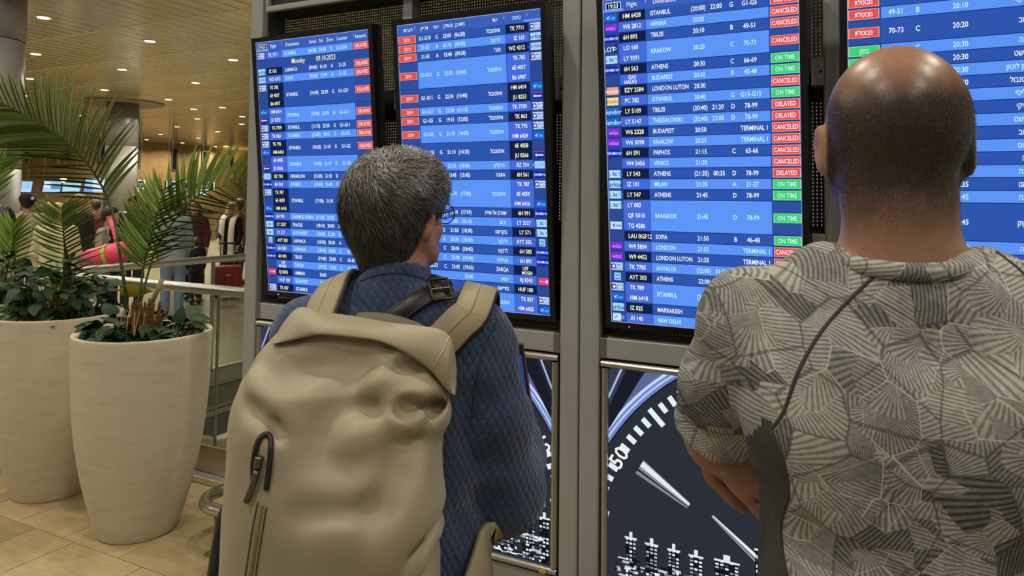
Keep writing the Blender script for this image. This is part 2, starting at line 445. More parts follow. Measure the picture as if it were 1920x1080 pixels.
# ------------------------------------------------------------------ downlights on their grid
LENS = emit('downlight_lens', (1.0, 0.93, 0.78), 9.0); RIM = simple('downlight_rim', '#d8d2c2', 0.4)
v, f = lathe_geo([(0.085, -0.004), (0.12, -0.012), (0.125, 0.004), (0.08, 0.01)], 20); rim_m = mesh('rim', v, f, True); rim_m.materials.append(RIM)
v, f = lathe_geo([(0.001, -0.009), (0.088, -0.009), (0.088, 0.0)], 16); lens_m = mesh('lens', v, f); lens_m.materials.append(LENS)
def downlight(x, y, label, lamp=0.0):
    t = thing('downlight', label, 'light', (x, y, CEIL), 0, 'ceiling downlights')
    link('rim', rim_m, None, t); link('lens', lens_m, None, t)
    if lamp:
        ld = bpy.data.lights.new('downlight_lamp', 'AREA'); ld.shape = 'DISK'; ld.size = 0.22; ld.energy = lamp; ld.color = LAMP_COL; ld.spread = math.radians(150)
        lo = link('downlight_lamp', ld, None, t, (0, 0, -0.02))
seen = [(82, 34), (281, 78), (67, 102), (229, 131), (437, 113), (55, 148), (367, 156), (196, 169), (316, 187), (417, 202), (454, 219), (453, 233), (408, 247), (150, 217),
        (370, 223), (363, 205), (332, 238), (301, 252), (372, 259), (275, 262), (342, 268), (404, 275), (48, 180)]
ORD = 'highest second third fourth fifth sixth seventh eighth ninth tenth eleventh twelfth thirteenth fourteenth fifteenth sixteenth seventeenth eighteenth nineteenth twentieth twenty-first twenty-second lowest'.split()
seen.sort(key=lambda q: q[1])
where = {q: 'oval ceiling downlight, %s of those seen left of the display stand' % (w if w in ('highest', 'lowest') else w+' highest') for q, w in zip(seen, ORD)}
for q in seen:
    P = on_z(q[0], q[1], CEIL-0.01)
    lab = where[q]
    downlight(P[0], P[1], lab, 85.0)
for i in range(4):                                    # the same grid carries on over the visitors
    for j in range(5):
        downlight(-8.5+3.4*i, -2.7+1.9*j, 'ceiling downlight of the grid above the visitors, out of the picture', 28.0)
for i in range(7):
    for j in range(3): downlight(-11.9-3.4*i, 4.6-3.8*j, 'ceiling downlight of the grid left of the picture', 105.0)
for i in range(4):
    for j in range(3): downlight(-8.5-3.4*i, 14.5+3.8*j+1.9*i, 'ceiling downlight of the grid behind the display stand', 105.0)
# ------------------------------------------------------------------ far sandstone wall with slit windows
WX = -34.3
m, nt, bs = nmat('sandstone_wall')
bt = N(nt, 'ShaderNodeTexBrick', ins={'Scale': 1.0, 'Mortar Size': 0.012, 'Brick Width': 1.1, 'Row Height': 0.42, 'Color1': (*lin('#a3834f'), 1), 'Color2': (*lin('#8f7040'), 1), 'Mortar': (*lin('#7a5f38'), 1)})
nt.links.new(mapping(nt, (1, 1, 1), (math.radians(90), 0, math.radians(90))), bt.inputs['Vector'])
nn = noise(nt, 2.5, 6); nt.links.new(mixc(nt, 0.35, bt.outputs[0], ramp(nt, nn, [(0.3, lin('#7d6238')), (0.7, lin('#b3935c'))])), bs.inputs['Base Color']); bs.inputs['Roughness'].default_value = 0.8
b = MB(); b.box(WX-0.4, WX, -7, 46, -0.5, CEIL+0.2); wl = tag(b.build('wall_far', m), kind='structure')
def on_x(x, y, X): d = ray(x, y); return CAM+d*(X/d[0])
WINM = simple('slit_window_glass', '#15171a', 0.15); WFR = simple('slit_window_frame', '#5d5340', 0.6)
for n_, (px, y0, y1) in enumerate([(48, 262, 300), (125, 262, 300), (192, 265, 305), (257, 272, 313), (327, 280, 318), (383, 285, 320), (434, 290, 323)]):
    a, c = on_x(px, y0, WX), on_x(px, y1, WX); w = 0.13
    win = MB(); win.box(WX-0.02, WX+0.02, a[1]-w, a[1]+w, c[2], a[2]); wo = tag(win.build('window_%d' % (n_+1), WINM), kind='structure')
    fb = MB()
    for s_ in (-1, 1): fb.box(WX, WX+0.05, a[1]+s_*(w+0.03)-0.03, a[1]+s_*(w+0.03)+0.03, c[2]-0.06, a[2]+0.06)
    fb.box(WX, WX+0.05, a[1]-w, a[1]+w, a[2], a[2]+0.06); fb.box(WX, WX+0.05, a[1]-w, a[1]+w, c[2]-0.06, c[2]); fb.build('window_frame', WFR, wo)
P = on_x(434, 335, WX)                               # wall washer below the last slit window
t = thing('wall_washer', 'yellow wall light glowing beneath the rightmost slit window', 'light', (WX+0.25, P[1], P[2]))
b = MB(); b.box(-0.25, -0.02, -0.06, 0.06, -0.05, 0.0); b.build('bracket', STEELD, t); b = MB(); b.box(-0.12, 0.06, -0.14, 0.14, 0.0, 0.05); b.build('housing', STEELD, t)
b = MB(); b.box(-0.10, 0.04, -0.12, 0.12, 0.051, 0.056); b.build('lens', emit('washer_lens', (1, 0.85, 0.35), 6), t)
ld = bpy.data.lights.new('washer_lamp', 'SPOT'); ld.energy = 260; ld.color = (1.0, 0.82, 0.35); ld.spot_size = math.radians(110); ld.spot_blend = 0.8; ld.shadow_soft_size = 0.1
lo = link('washer_lamp', ld, None, t, (0.1, 0, 0.1)); lo.rotation_euler = (math.radians(180), math.radians(18), 0)
# ------------------------------------------------------------------ columns
def column(x, y, rings, label, collar):
    r = 0.45; t = thing('round_column', label, 'column', (x, y, 0))
    zs = [0.0]+rings+[CEIL-0.002]
    for z0, z1 in zip(zs[:-1], zs[1:]):
        v, f = lathe_geo([(r, z0+(0.006 if z0 else 0)), (r, z1-0.006)], 48); link('cladding_panel', mesh('cladding_panel', v, f, False), COLM, t)
    for z in rings: v, f = lathe_geo([(r-0.006, z-0.012), (r-0.006, z+0.012)], 48); link('joint_ring', mesh('joint_ring', v, f), DARK, t)
    if collar:
        v, f = lathe_geo([(r, CEIL-0.03), (1.13, CEIL-0.045), (1.16, CEIL-0.03), (1.16, CEIL-0.0015)], 64); link('ceiling_collar', mesh('ceiling_collar', v, f), simple('collar', '#7b6f58', 0.5), t)
    for o in t.children: o.data.polygons.foreach_set('use_smooth', np.array([len(q.vertices) == 4 for q in o.data.polygons]))
column(-20.6, 14.19, [1.10, 3.09], 'round grey clad column with a flat disc collar at the ceiling', True)
_c = at(-41, 380, 9.2); column(_c[0], _c[1], [1.91, 3.58], 'round grey clad column cut by the left picture edge', False)
# ------------------------------------------------------------------ glass balustrade with tubular handrail
m, nt, bs = nmat('clear_glass'); bs.inputs['Base Color'].default_value = (0.93, 0.97, 0.94, 1); bs.inputs['Roughness'].default_value = 0.02
bs.inputs['Transmission Weight'].default_value = 1.0; bs.inputs['IOR'].default_value = 1.02; bs.inputs['Specular IOR Level'].default_value = 0.5; GLASS = m
RZ = 1.04; RY = 2.93; RX = -5.05
t = thing('glass_balustrade', 'glass balustrade with round steel handrail and steel kick plate behind the planters', 'railing', (RX, RY, 0))
pts = [(1.2, RY, RZ), (-4.78, RY, RZ)]+[(-4.78+0.27*math.sin(-a), RY+0.27-0.27*math.cos(a), RZ) for a in np.linspace(0.1, 1.47, 7)]+[(RX, RY+0.27, RZ), (RX+0.05, 5.5, RZ), (RX+0.1, 9.5, RZ)]
P = []
for a, c in zip(pts[:-1], pts[1:]): P += [np.array(a)+(np.array(c)-np.array(a))*q for q in np.linspace(0, 1, 8, endpoint=False)]
P = np.array(P+[np.array(pts[-1])])-[RX, RY, 0]
v, f = tube_geo(P, 0.029, 14); link('handrail', mesh('handrail', v, f, True), STEEL, t)
xs = [-4.9, -3.35, -2.1, -0.85, 0.4]
for x0, x1 in zip(xs[:-1], xs[1:]):
    b = MB(); b.box(x0+0.006-RX, x1-0.006-RX, -0.006, 0.006, 0.10, RZ-0.03); b.build('glass_pane', GLASS, t)
    b = MB(); b.box(x0-0.004-RX, x0+0.004-RX, -0.008, 0.008, 0.17, RZ-0.03); b.build('glass_joint', STEELD, t)
ys = [3.15, 4.35, 5.5, 6.65, 7.8]
for y0, y1 in zip(ys[:-1], ys[1:]):
    b = MB(); b.box(-0.006, 0.006, y0+0.006-RY, y1-0.006-RY, 0.10, RZ-0.03); b.build('glass_pane', GLASS, t)
    b = MB(); b.box(-0.012, 0.012, y0-0.012-RY, y0+0.012-RY, 0.0, RZ-0.03); b.build('glass_joint', STEELD, t)
b = MB(); b.box(-5.08-RX, 1.2-RX, -0.07, 0.05, 0.035, 0.185); b.build('kick_plate', STEEL, t, bevel=0.006)
b = MB(); b.box(-5.08-RX, 1.2-RX, -0.13, 0.05, 0.0, 0.035); b.build('base_flange', simple('flange', '#cfcabb', 0.35, 0.8), t, bevel=0.004)
b = MB(); b.box(-0.05, 0.05, 0.05, 6.5, 0.0, 0.10); b.build('base_flange', STEELD, t, bevel=0.004)
# ------------------------------------------------------------------ bent-tube trolley guard by the display frame
def gp(px, py, z): return on_z(px, py, z)
g0 = on_z(405, 1018, 0.0)
t = thing('trolley_guard', 'low bent steel tube guard on the floor beside the backpack', 'guard rail', (g0[0], g0[1], 0))
P = [(-2.41, 2.30), (-2.55, 2.30), (-2.68, 2.31), (-2.755, 2.38), (-2.755, 2.48), (-2.68, 2.56), (-2.55, 2.57), (-2.41, 2.57)]
P = np.c_[spline(np.array(P), 60), np.full(60, 0.185)]-[g0[0], g0[1], 0]
v, f = tube_geo(P, 0.028, 14); link('bent_tube', mesh('bent_tube', v, f, True), STEEL, t)
for yy in (2.30, 2.57):
    Q = spline(np.array([(-2.60, yy, 0.175), (-2.585, yy, 0.11), (-2.58, yy, 0.006)]), 8)-[g0[0], g0[1], 0]
    v, f = ribbon_geo(Q, [(1, 0, 0)]*8, 0.05, 0.008); link('leg', mesh('leg', v, f), STEELD, t)
    b = MB(); b.box(-0.055, 0.035, -0.04, 0.04, 0, 0.008); b.build('foot_plate', STEELD, t, loc=(-2.58-g0[0], yy-g0[1], 0))
# ------------------------------------------------------------------ flight information stand
FRM = simple('frame_paint', '#9a9c99', 0.38, 0.1, 0.04, 3)
FRM2 = simple('frame_paint_seam', '#3a3934', 0.6)
SNAP = simple('snap_frame_aluminium', '#b3afa3', 0.30, 0.85, 0.05, 4)
BEZEL = simple('black_bezel', '#08090d', 0.28)
m, nt, bs = nmat('perforated_metal'); PERF = m                # dark sheet with round holes open to the lit hall behind
co = obj_co(nt); sx = N(nt, 'ShaderNodeSeparateXYZ'); nt.links.new(co, sx.inputs[0])
def cellf(sock, pitch): return M_(nt, 'SUBTRACT', M_(nt, 'FRACT', M_(nt, 'DIVIDE', sock, pitch)), 0.5)
u_ = M_(nt, 'ADD', sx.outputs[0], sx.outputs[1]); ux = cellf(u_, 0.0115); uz = cellf(sx.outputs[2], 0.0115)
rr = M_(nt, 'SQRT', M_(nt, 'ADD', M_(nt, 'MULTIPLY', ux, ux), M_(nt, 'MULTIPLY', uz, uz)))
hole = M_(nt, 'LESS_THAN', rr, 0.31)
bs.inputs['Base Color'].default_value = (*lin('#4a4945'), 1); bs.inputs['Roughness'].default_value = 0.5
nt.links.new(M_(nt, 'SUBTRACT', 1.0, hole), bs.inputs['Alpha'])
YF, YB = 2.20, 2.33
X_L, X_M, X_R = -2.368, -0.855, 0.658
TOPZ = 2.95
st = thing('flight_display_stand', 'grey metal stand of posts and rails holding the flight displays and posters', 'display stand', (X_M, YF, 0))
def part(name, x0, x1, y0, y1, z0, z1, mat, bev=0.0, par=None):
    b = MB(); b.box(x0-X_M, x1-X_M, y0-YF, y1-YF, z0, z1); return b.build(name, mat, par or st, bevel=bev)
for x0, x1 in ((X_L, X_L+0.068), (X_M-0.068, X_M-0.0015), (X_M+0.0015, X_M+0.07), (X_R-0.068, X_R)):
    part('post', x0, x1, YF, YF+0.16, 0, TOPZ, FRM, 0.008)
part('post_seam', X_M-0.0015, X_M+0.0015, YF+0.012, YF+0.15, 0, TOPZ, FRM2)
for xm in (-1.586, -0.096):
    part('divider_post', xm-0.022, xm+0.022, YF+0.045, YF+0.10, 1.14, TOPZ, FRM, 0.004)
for k, (x0, x1) in enumerate(((X_L+0.068, X_M-0.068), (X_M+0.07, X_R-0.068))):
    part('perforated_panel', x0, x1, YB, YB+0.004, 1.10, TOPZ, PERF)
    part('perforated_panel', x0, x0+0.003, YF+0.03, YB, 1.14, TOPZ, PERF); part('perforated_panel', x1-0.003, x1, YF+0.03, YB, 1.14, TOPZ, PERF)
    part('lower_rail', x0, x1, YF+0.006, YF+0.14, 1.072, 1.137, FRM, 0.004)
    part('perforated_panel', x0, x1, YF+0.03, YB, 1.137, 1.139, PERF)
    part('rail_end_cap', x0, x0+0.024, YF+0.004, YF+0.03, 1.072, 1.137, STEELD, 0.002); part('rail_end_cap', x1-0.024, x1, YF+0.004, YF+0.03, 1.072, 1.137, STEELD, 0.002)
    # mounting beams behind the displays, with pale face plates and their bolts
    for z in (1.96, 1.46):
        part('mounting_beam', x0, x1, YF+0.085, YF+0.125, z-0.075, z+0.045, DARK)
    # header box above
    hb = part('header_box', x0+0.02, x1-0.02, YF+0.015, YF+0.15, 2.42, TOPZ, simple('header_panel', '#4c4b49', 0.5), 0.0)
    part('header_lip', x0+0.02, x1-0.02, YF-0.002, YF+0.02, 2.36, 2.385, FRM, 0.004); part('header_lip', x0+0.02, x0+0.032, YF-0.002, YF+0.02, 2.385, TOPZ, FRM, 0.003)
    part('header_shelf', x0+0.02, x1-0.02, YF+0.02, YF+0.15, 2.36, 2.42, simple('header_dark', '#1c1b1b', 0.6))
    part('kick_panel', x0, x1, YF+0.02, YF+0.06, 0.0, 0.335, FRM, 0.004)
for xm, z in ((-0.133, 1.962), (-0.133, 1.45), (-0.945, 1.962), (-1.615, 1.962), (-1.615, 1.45)):
    p_ = part('face_plate', xm-0.018, xm+0.018, YF+0.035, YF+0.084, z-0.042, z+0.04, FRM, 0.002)
    b = MB(); b.tube(np.array([(0, -0.004, 0), (0, 0.004, 0)]), 0.004, 10); b.build('bolt', DARK, p_, loc=(xm+0.008-X_M, 0.035, z-0.002))
# ------------------------------------------------------------------ the displays
TILT, YBOT, ZBOT, SW, SH = 0.1004, 2.2057, CAMZ-0.3875, 0.573, 1.018
RHT = SH/31.17; HDR = 1.17*RHT
C_D, C_L, C_FD, C_FL, C_REM, C_LOGO, C_HDR, C_LINE = '#2f56ae', '#5c95f6', '#141f48', '#456bdc', '#30509f', '#2d4a92', '#3d62bd', '#1d2f66'
W_B, W_Y, W_L = '#f4fbff', '#fbffd0', '#c9f2ff'
RED, GRN = '#e0564f', '#45cf74'
LOGO = {'TK': ('#cfe4ff', 'tk'), 'IZ': ('#a9dcf6', 'arkia'), 'WZ': ('#a9cdf6', 'redwings'), 'HM': ('#1567dd', 'bird'), 'JU': ('#1c2f93', 'ju'), 'BZ': ('#a3d0fa', 'bb'),
        '6H': ('#1226b8', 'isr'), 'LY': ('#b4e2ff', 'elal'), 'AYT': ('#9fd0f5', 'box'), 'RJ': ('#e0417f', 'rj'), 'W6': ('#8a2be0', 'wizz'), 'W9': ('#8a2be0', 'wizz'),
        'LO': ('#2c56c8', 'LOT'), 'EZY': ('#f0a37c', 'easy'), 'PC': ('#f2e4a2', 'pegasus'), 'LY5': ('#1a6ad2', 'Sundor'), 'TG': ('#bfe0ff', 'thai'), 'AI': ('#c3e2ff', 'ai')}
def logo(fl, x0, yc, w, key):
    if key not in LOGO: return
    bg, kd = LOGO[key]; h = RHT*0.74; yb = yc-RHT*0.02; cx = x0+w/2
    if kd == 'box':
        fl.rect(cx-h*0.45, yb-h/2, cx+h*0.45, yb+h/2, bg, 4); fl.rect(cx-h*0.3, yb-h*0.35, cx+h*0.3, yb-h*0.2, '#4d86d6', 5); fl.rect(cx-h*0.3, yb, cx+h*0.3, yb+h*0.3, '#6aa4e4', 5); return
    if kd == 'ai': fl.rect(x0, yb-h/2, x0+w*0.72, yb+h/2, bg, 4)
    elif kd == 'LOT': fl.rect(x0+w*0.66, yb-h/2, x0+w, yb+h/2, '#101a5c', 4)
    else: fl.rect(x0, yb-h/2, x0+w, yb+h/2, bg, 4)
    T = lambda s, col, hh, dx=0.0, dy=0.0, sq=1.0: fl.text(s, cx+dx*w, yb+dy*h, h*hh, col, 6, 'c', True, None, sq)
    def disc(ux, uy, r, c, lay=6, n=10): fl.poly([(x0+ux*w+r*math.cos(a), yb+uy*h+r*math.sin(a)) for a in np.linspace(0, 6.283, n, endpoint=False)], c, lay)
    if kd == 'tk': disc(0.17, 0, h*0.36, '#2b3b8f'); disc(0.19, 0, h*0.2, '#e9eaff', 7); T('TURKISH', '#3a5aa8', 0.34, 0.18, 0.2, 0.85); T('AIRLINES', '#3a5aa8', 0.34, 0.18, -0.24, 0.85)
    elif kd == 'arkia': T('arkia', '#1b5fae', 0.62)
    elif kd == 'redwings': T('RED WINGS', '#3f69b8', 0.42, 0, 0, 0.8)
    elif kd == 'bird':
        fl.poly([(x0+w*0.1, yb+h*0.1), (x0+w*0.3, yb-h*0.25), (x0+w*0.34, yb+h*0.2), (x0+w*0.22, yb+h*0.02)], '#cfe8ff', 6); T('Tus', '#6db7ff', 0.45, 0.08); fl.rect(x0+w*0.6, yb-h*0.1, x0+w*0.94, yb+h*0.06, '#5aa6f4', 6)
    elif kd == 'ju': disc(0.22, 0, h*0.18, '#dfe6ff'); fl.rect(x0+w*0.34, yb-h*0.12, x0+w*0.9, yb+h*0.1, '#c9d5ff', 6); fl.rect(x0, yb+h*0.4, x0+w, yb+h*0.5, '#c04a6a', 6)
    elif kd == 'bb': T('BLUEBIRD', '#7ab0ea', 0.4, 0, 0, 0.85)
    elif kd == 'isr': T('ISRAIR', '#dbe4ff', 0.34, -0.22, 0, 0.8); disc(0.52, 0, h*0.14, '#dbe4ff'); T('ישראייר'[::-1], '#dbe4ff', 0.34, 0.27, 0, 0.8)
    elif kd == 'elal': T('EL AL', '#3f6fa8', 0.5, -0.22, 0, 0.8); T('אל על'[::-1], '#3f6fa8', 0.5, 0.24, 0, 0.8)
    elif kd == 'rj': disc(0.82, 0, h*0.22, '#ffd2e6'); fl.rect(x0+w*0.1, yb-h*0.12, x0+w*0.62, yb+h*0.08, '#ff8fbd', 6)
    elif kd == 'wizz': fl.rect(x0, yb-h/2, x0+w, yb-h*0.25, '#5530d8', 5); T('wizz', '#e98bf0', 0.5)
    elif kd == 'LOT': T('LOT', '#e4edff', 0.6, -0.16); star(fl, x0+w*0.83, yb, h*0.3)
    elif kd == 'easy': T('easyJet', '#ffe9dc', 0.45)
    elif kd == 'pegasus': T('PEGASUS', '#8a5a2c', 0.42, 0, 0, 0.9)
    elif kd == 'Sundor': T('Sundor', '#bfe6ff', 0.58, 0, 0, 0.95)
    elif kd == 'thai': fl.poly([(x0+w*0.18, yb), (x0+w*0.34, yb+h*0.3), (x0+w*0.3, yb), (x0+w*0.34, yb-h*0.3)], '#5a4cae', 6); T('THAI', '#4f5fae', 0.4, 0.15)
    elif kd == 'ai': fl.poly([(x0+w*0.1, yb-h*0.2), (x0+w*0.3, yb-h*0.1), (x0+w*0.4, yb+h*0.3), (x0+w*0.24, yb)], '#33425f', 6); star(fl, x0+w*0.87, yb, h*0.3)
def star(fl, x, y, r):
    fl.poly([(x+(r if i % 2 == 0 else r*0.45)*math.cos(math.pi/2+i*math.pi/5), y+(r if i % 2 == 0 else r*0.45)*math.sin(math.pi/2+i*math.pi/5)) for i in range(10)], '#e8f0ff', 7)
    fl.poly([(x+r*0.45*math.cos(a), y+r*0.45*math.sin(a)) for a in np.linspace(0, 6.28, 6, endpoint=False)], '#1b2d78', 8)
def key_of(f):
    k = f.split()[0]
    if f in ('LY 5109', 'LY 5147'): return 'LY5'
    return k
# rows: (flights, destination, sched, est, zone, counter, remark)
A_ROWS = [(['TK 7711'], 'ISTANBUL', '(06:20)', '23:00', 'G', 'G1-G10', 'D'), 'DATE', (['IZ 163'], 'LARNACA', '(09:00)', '01:10', 'A', '21-25', 'D'), (['WZ 4312'], 'SOCHI', '(09:30)', '15:40', 'A', '31-33', 'D'),
    (['TK 785', '6E 4057', 'B6 6907'], 'ISTANBUL', '(10:40)', '22:30', 'G', 'G1-G11', 'D'), (['HM 6414', 'JU 8253'], 'ISTANBUL', '(10:40)', '22:30', 'G', 'G1-G11', 'D'),
    (['TK 7709'], 'ISTANBUL', '(11:15)', '22:50', 'G', 'G1-G11', 'D'), (['TK 863'], 'ISTANBUL', '(12:05)', '19:15', 'G', 'G1-G5', 'D'), (['TK 795', 'HM 6424'], 'ISTANBUL', '(14:20)', '21:10', 'G', 'G1-G5', 'D'),
    (['6E 4058', 'JU 8266'], 'ISTANBUL', '(14:20)', '21:10', 'G', 'G1-G5', 'D'), (['BZ 754'], 'HERAKLION', '(15:00)', '21:10', 'B', '', 'D'), (['6H 561'], 'ATHENS', '(15:45)', '23:45', 'C', '', 'D'),
    (['TK 787', '6E 4059', 'HM 6416'], 'ISTANBUL', '(17:00)', '21:30', 'G', 'G1-G5', 'D'), (['6H 991'], 'SHARM EL SHEIKH', '(17:50)', '20:30', 'C', '', 'D'), (['LY 2527'], 'PRAGUE', '(18:10)', '20:00', 'D', '', 'D'),
    (['LY 571'], 'BUCHAREST', '(18:30)', '21:50', 'D', '', 'D'), (['AYT 305'], 'LARNACA', '(18:30)', '20:30', 'A', '9-11', 'D'), (['6H 583'], 'LARNACA', '(18:45)', '20:00', 'C', '69-72', 'D'),
    (['6H 891'], 'TBILISI', '(19:40)', '23:00', 'C', '63-65', 'D'), (['USF MOSE4'], 'ZARQA', '(19:55)', '23:05', 'C', '56-57', 'D'), (['RJ 8343'], 'AMMAN', '20:00', '', '', '', ''), (['HUF 100'], 'BUDAPEST', '20:00', '', 'B', '45-48', ''),
    (['TK 837'], 'ISTANBUL', '(20:00)', '22:00', 'G', '', 'D')]
C_ROWS = [(['HM 6428'], 'ISTANBUL', '(20:00)', '22:00', 'G', 'G1-G5', 'D'), (['W6 2812'], 'VIENNA', '20:05', '', '', '', 'C'), (['6H 893'], 'TBILISI', '20:10', '', 'B', '49-51', 'C'), (['LO 160', 'LY 9291'], 'KRAKOW', '20:20', '', 'C', '70-73', 'C'),
    (['6H 563'], 'ATHENS', '20:30', '', 'C', '66-69', 'O'), (['QAS HAUF2'], 'BUDAPEST', '20:30', '', 'B', '45-48', 'O'), (['EZY 2584'], 'LONDON LUTON', '20:30', '', '', '', 'C'), (['PC 782'], 'ISTANBUL', '20:40', '', 'G', 'G13-G15', 'O'),
    (['LY 5109'], 'TBILISI', '(20:40)', '21:20', 'D', '78-99', 'D'), (['LY 5147'], 'THESSALONIKI', '(20:40)', '23:00', 'D', '78-99', 'D'), (['W6 2328'], 'BUDAPEST', '20:50', '', '', 'TERMINAL 1', 'C'), (['W6 5098'], 'KRAKOW', '20:55', '', '', 'TERMINAL 1', 'C'),
    (['6H 591'], 'PAPHOS', '21:15', '', 'C', '63-66', 'C'), (['W4 5456'], 'VENICE', '21:20', '', '', '', 'C'), (['LY 543'], 'ATHENS', '(21:35)', '00:35', 'D', '78-99', 'D'), (['IZ 101'], 'MILAN', '21:35', '', 'A', '21-27', 'O'),
    (['LY 547'], 'ATHENS', '21:45', '', 'D', '78-99', 'O'), (['LY 083', 'QF 5018', 'TG 4586'], 'BANGKOK', '21:45', '', 'D', '78-99', 'O'), (['LAU BGF12'], 'SOFIA', '21:50', '', 'B', '46-48', 'O'), (['W9 5804'], 'LONDON', '21:55', '', '', 'TERMINAL 1', 'C'),
    (['W9 4452'], 'LONDON LUTON', '21:55', '', '', 'TERMINAL 1', 'C'), (['TK 7785'], 'ANTALYA', '(22:00)', '01:30', 'G', 'G1-G5', 'D'), (['AYT 303'], 'ATHENS', '22:00', '', 'A', '', 'O'), (['TK 789', 'HM 6418'], 'ISTANBUL', '(22:00)', '01:30', 'G', 'G1-G5', 'D'),
    (['IZ 025'], 'MARRAKESH', '22:00', '', 'A', '', 'O'), (['AI 140'], 'NEW DELHI', '22:10', '', 'B', '', 'C')]
HEB = {'ISTANBUL': 'איסטנבול', 'LARNACA': 'לרנקה', 'SOCHI': "סוצ'י", 'HERAKLION': 'הרקליון', 'ATHENS': 'אתונה', 'SHARM EL SHEIKH': 'שארם אל-שייח', 'PRAGUE': 'פראג', 'BUCHAREST': 'בוקרשט', 'TBILISI': 'טביליסי', 'AMMAN': 'עמאן',
       'BUDAPEST': 'בודפשט', 'VIENNA': 'וינה', 'KRAKOW': 'קרקוב', 'LONDON LUTON': 'לונדון לוטון', 'THESSALONIKI': 'סלוניקי', 'PAPHOS': 'פאפוס', 'VENICE': 'ונציה', 'MILAN': 'מילאנו', 'BANGKOK': 'בנגקוק', 'SOFIA': 'סופיה', 'LONDON': 'לונדון',
       'ANTALYA': 'אנטליה', 'MARRAKESH': 'מרקש', 'NEW DELHI': 'ניו דלהי'}
def heb(s): return s[::-1] if any('\u0590' <= c <= '\u05ff' for c in s) else s
REMT = {'D': ('DELAYED', 'עיכוב', RED), 'C': ('CANCELED', 'מבוטלת', RED), 'O': ('ON TIME', 'בזמן', GRN)}
def board(fl, rows, hebrew, start_dark):
    U = lambda u: (SW*(1-u) if hebrew else SW*u)
    def R(u0, y0, u1, y1, c, lay): a, b_ = sorted((U(u0), U(u1))); fl.rect(a, y0, b_, y1, c, lay)
    T = lambda s, u, y, h, c, al='l', bold=True, sq=0.78: fl.text(heb(s), U(u), y, h, c, 6, al if not hebrew else {'l': 'r', 'r': 'l', 'c': 'c'}[al], bold, None, sq)
    fl.rect(0, 0, SW, SH, '#2c4fa3', 0); e = 0.0012
    for a in ((0, 0, e, SH), (SW-e, 0, SW, SH), (0, 0, SW, e), (0, SH-e, SW, SH)): fl.rect(*a, '#c5c9f6', 9)
    top = SH; yh = SH-HDR*0.52; th = RHT*0.44
    fl.rect(0, SH-HDR, SW, SH, '#3c5fba', 1); R(0.0, SH-HDR, 0.115, SH-HDR*0.78, '#6d93f2', 2)
    if not hebrew:
        fl.rect(0.008, yh-RHT*0.36, 0.058, yh+RHT*0.36, '#bfe6ff', 2); fl.rect(0.0105, yh-RHT*0.28, 0.0555, yh+RHT*0.28, '#0d1430', 3); fl.text('19:53', 0.033, yh, RHT*0.40, '#e8fff4', 6, 'c', True, None, 0.85)
    names = ('Flight', 'Destination', 'Sched', 'Est', 'Zone', 'Counter', 'Remarks') if not hebrew else ('טיסה', 'יעד', 'מתוכנן', 'מעודכן', 'אזור', 'דלפק', 'הערות')
    pos = (0.162, 0.34, 0.522, 0.597, 0.671, 0.775, 0.93) if not hebrew else (0.159, 0.30, 0.541, 0.624, 0.713, 0.799, 0.919)
    for nme, u in zip(names, pos): T(nme, u, yh, th*(0.95 if not hebrew else 0.9), '#e2f7ff', 'c', False)
    for u in ((0.238, 0.868) if not hebrew else (0.09, 0.239, 0.868)): R(u, yh, u+0.003, yh+RHT*0.35, '#a9c6ff', 5)
    y = SH-HDR; dark = start_dark
    for r in rows:
        if r == 'DATE':
            T('Monday', 0.385, y-RHT/2, RHT*0.6, '#fdffb5', 'c', False); T('09.10.2023', 0.63, y-RHT/2, RHT*0.6, '#fdffb5', 'c', False); y -= RHT; continue
        n = len(r[0]); y1 = y-RHT*n; g = RHT*0.045; yc = (y+y1)/2
        R(0.0, y1+g, 0.082, y-g, C_LOGO, 1); R(0.086, y1+g, 0.234, y-g, C_FD if dark else C_FL, 1)
        R(0.237, y1+g, 0.858, y-g, C_D if dark else C_L, 1); R(0.862, y1+g, 1.0, y-g, C_REM, 1)
        R(0.0, y1-g*0.5, 1.0, y1+g*0.5, C_LINE, 2)
        for i, f in enumerate(r[0]):
            yy = y-RHT*(i+0.5); lw = SW*0.066
            logo(fl, SW*0.008 if not hebrew else SW*(1-0.008)-lw, yy, lw, key_of(f))
            fc = W_Y if dark else W_B
            if ' ' in f and (f.startswith('USF') or f.startswith('QAS')):
                a, c_ = f.split(); T(a, 0.155, yy+RHT*0.22, RHT*0.36, fc, 'c'); T(c_, 0.145, yy-RHT*0.24, RHT*0.36, fc, 'c')
            else: T(f, 0.11, yy, RHT*0.42, fc)
        tc = W_B if dark else W_L; h = RHT*0.42; bd = True
        dest = r[1] if not hebrew else HEB.get(r[1], r[1])
        T(dest, 0.262 if not hebrew else 0.268, yc, h*0.98, tc, 'l', bd, 0.72)
        T(r[2], 0.515 if not hebrew else 0.545, yc, h, tc, 'c', bd); T(r[3], 0.605 if not hebrew else 0.635, yc, h, tc, 'c', bd); T(r[4], 0.68 if not hebrew else 0.71, yc, h, tc, 'c', bd)
        if r[5].startswith('T'): T(r[5], 0.850, yc, h, tc, 'r', bd, 0.72)
        else: T(r[5], 0.768 if not hebrew else 0.797, yc, h, tc, 'c', bd)
        if r[6]:
            en, he, c = REMT[r[6]]; yr = yc; hh = RHT*0.41
            R(0.866, yr-hh, 0.996, yr+hh, '#ffb7a8' if c == RED else '#a2f7b5', 3); R(0.869, yr-hh+0.0012, 0.993, yr+hh-0.0012, c, 4)
            T(en if not hebrew else he, 0.931, yr, RHT*0.40, '#ffe9f6' if c == RED else '#baf9f2', 'c', True, 0.70)
        y = y1; dark = not dark
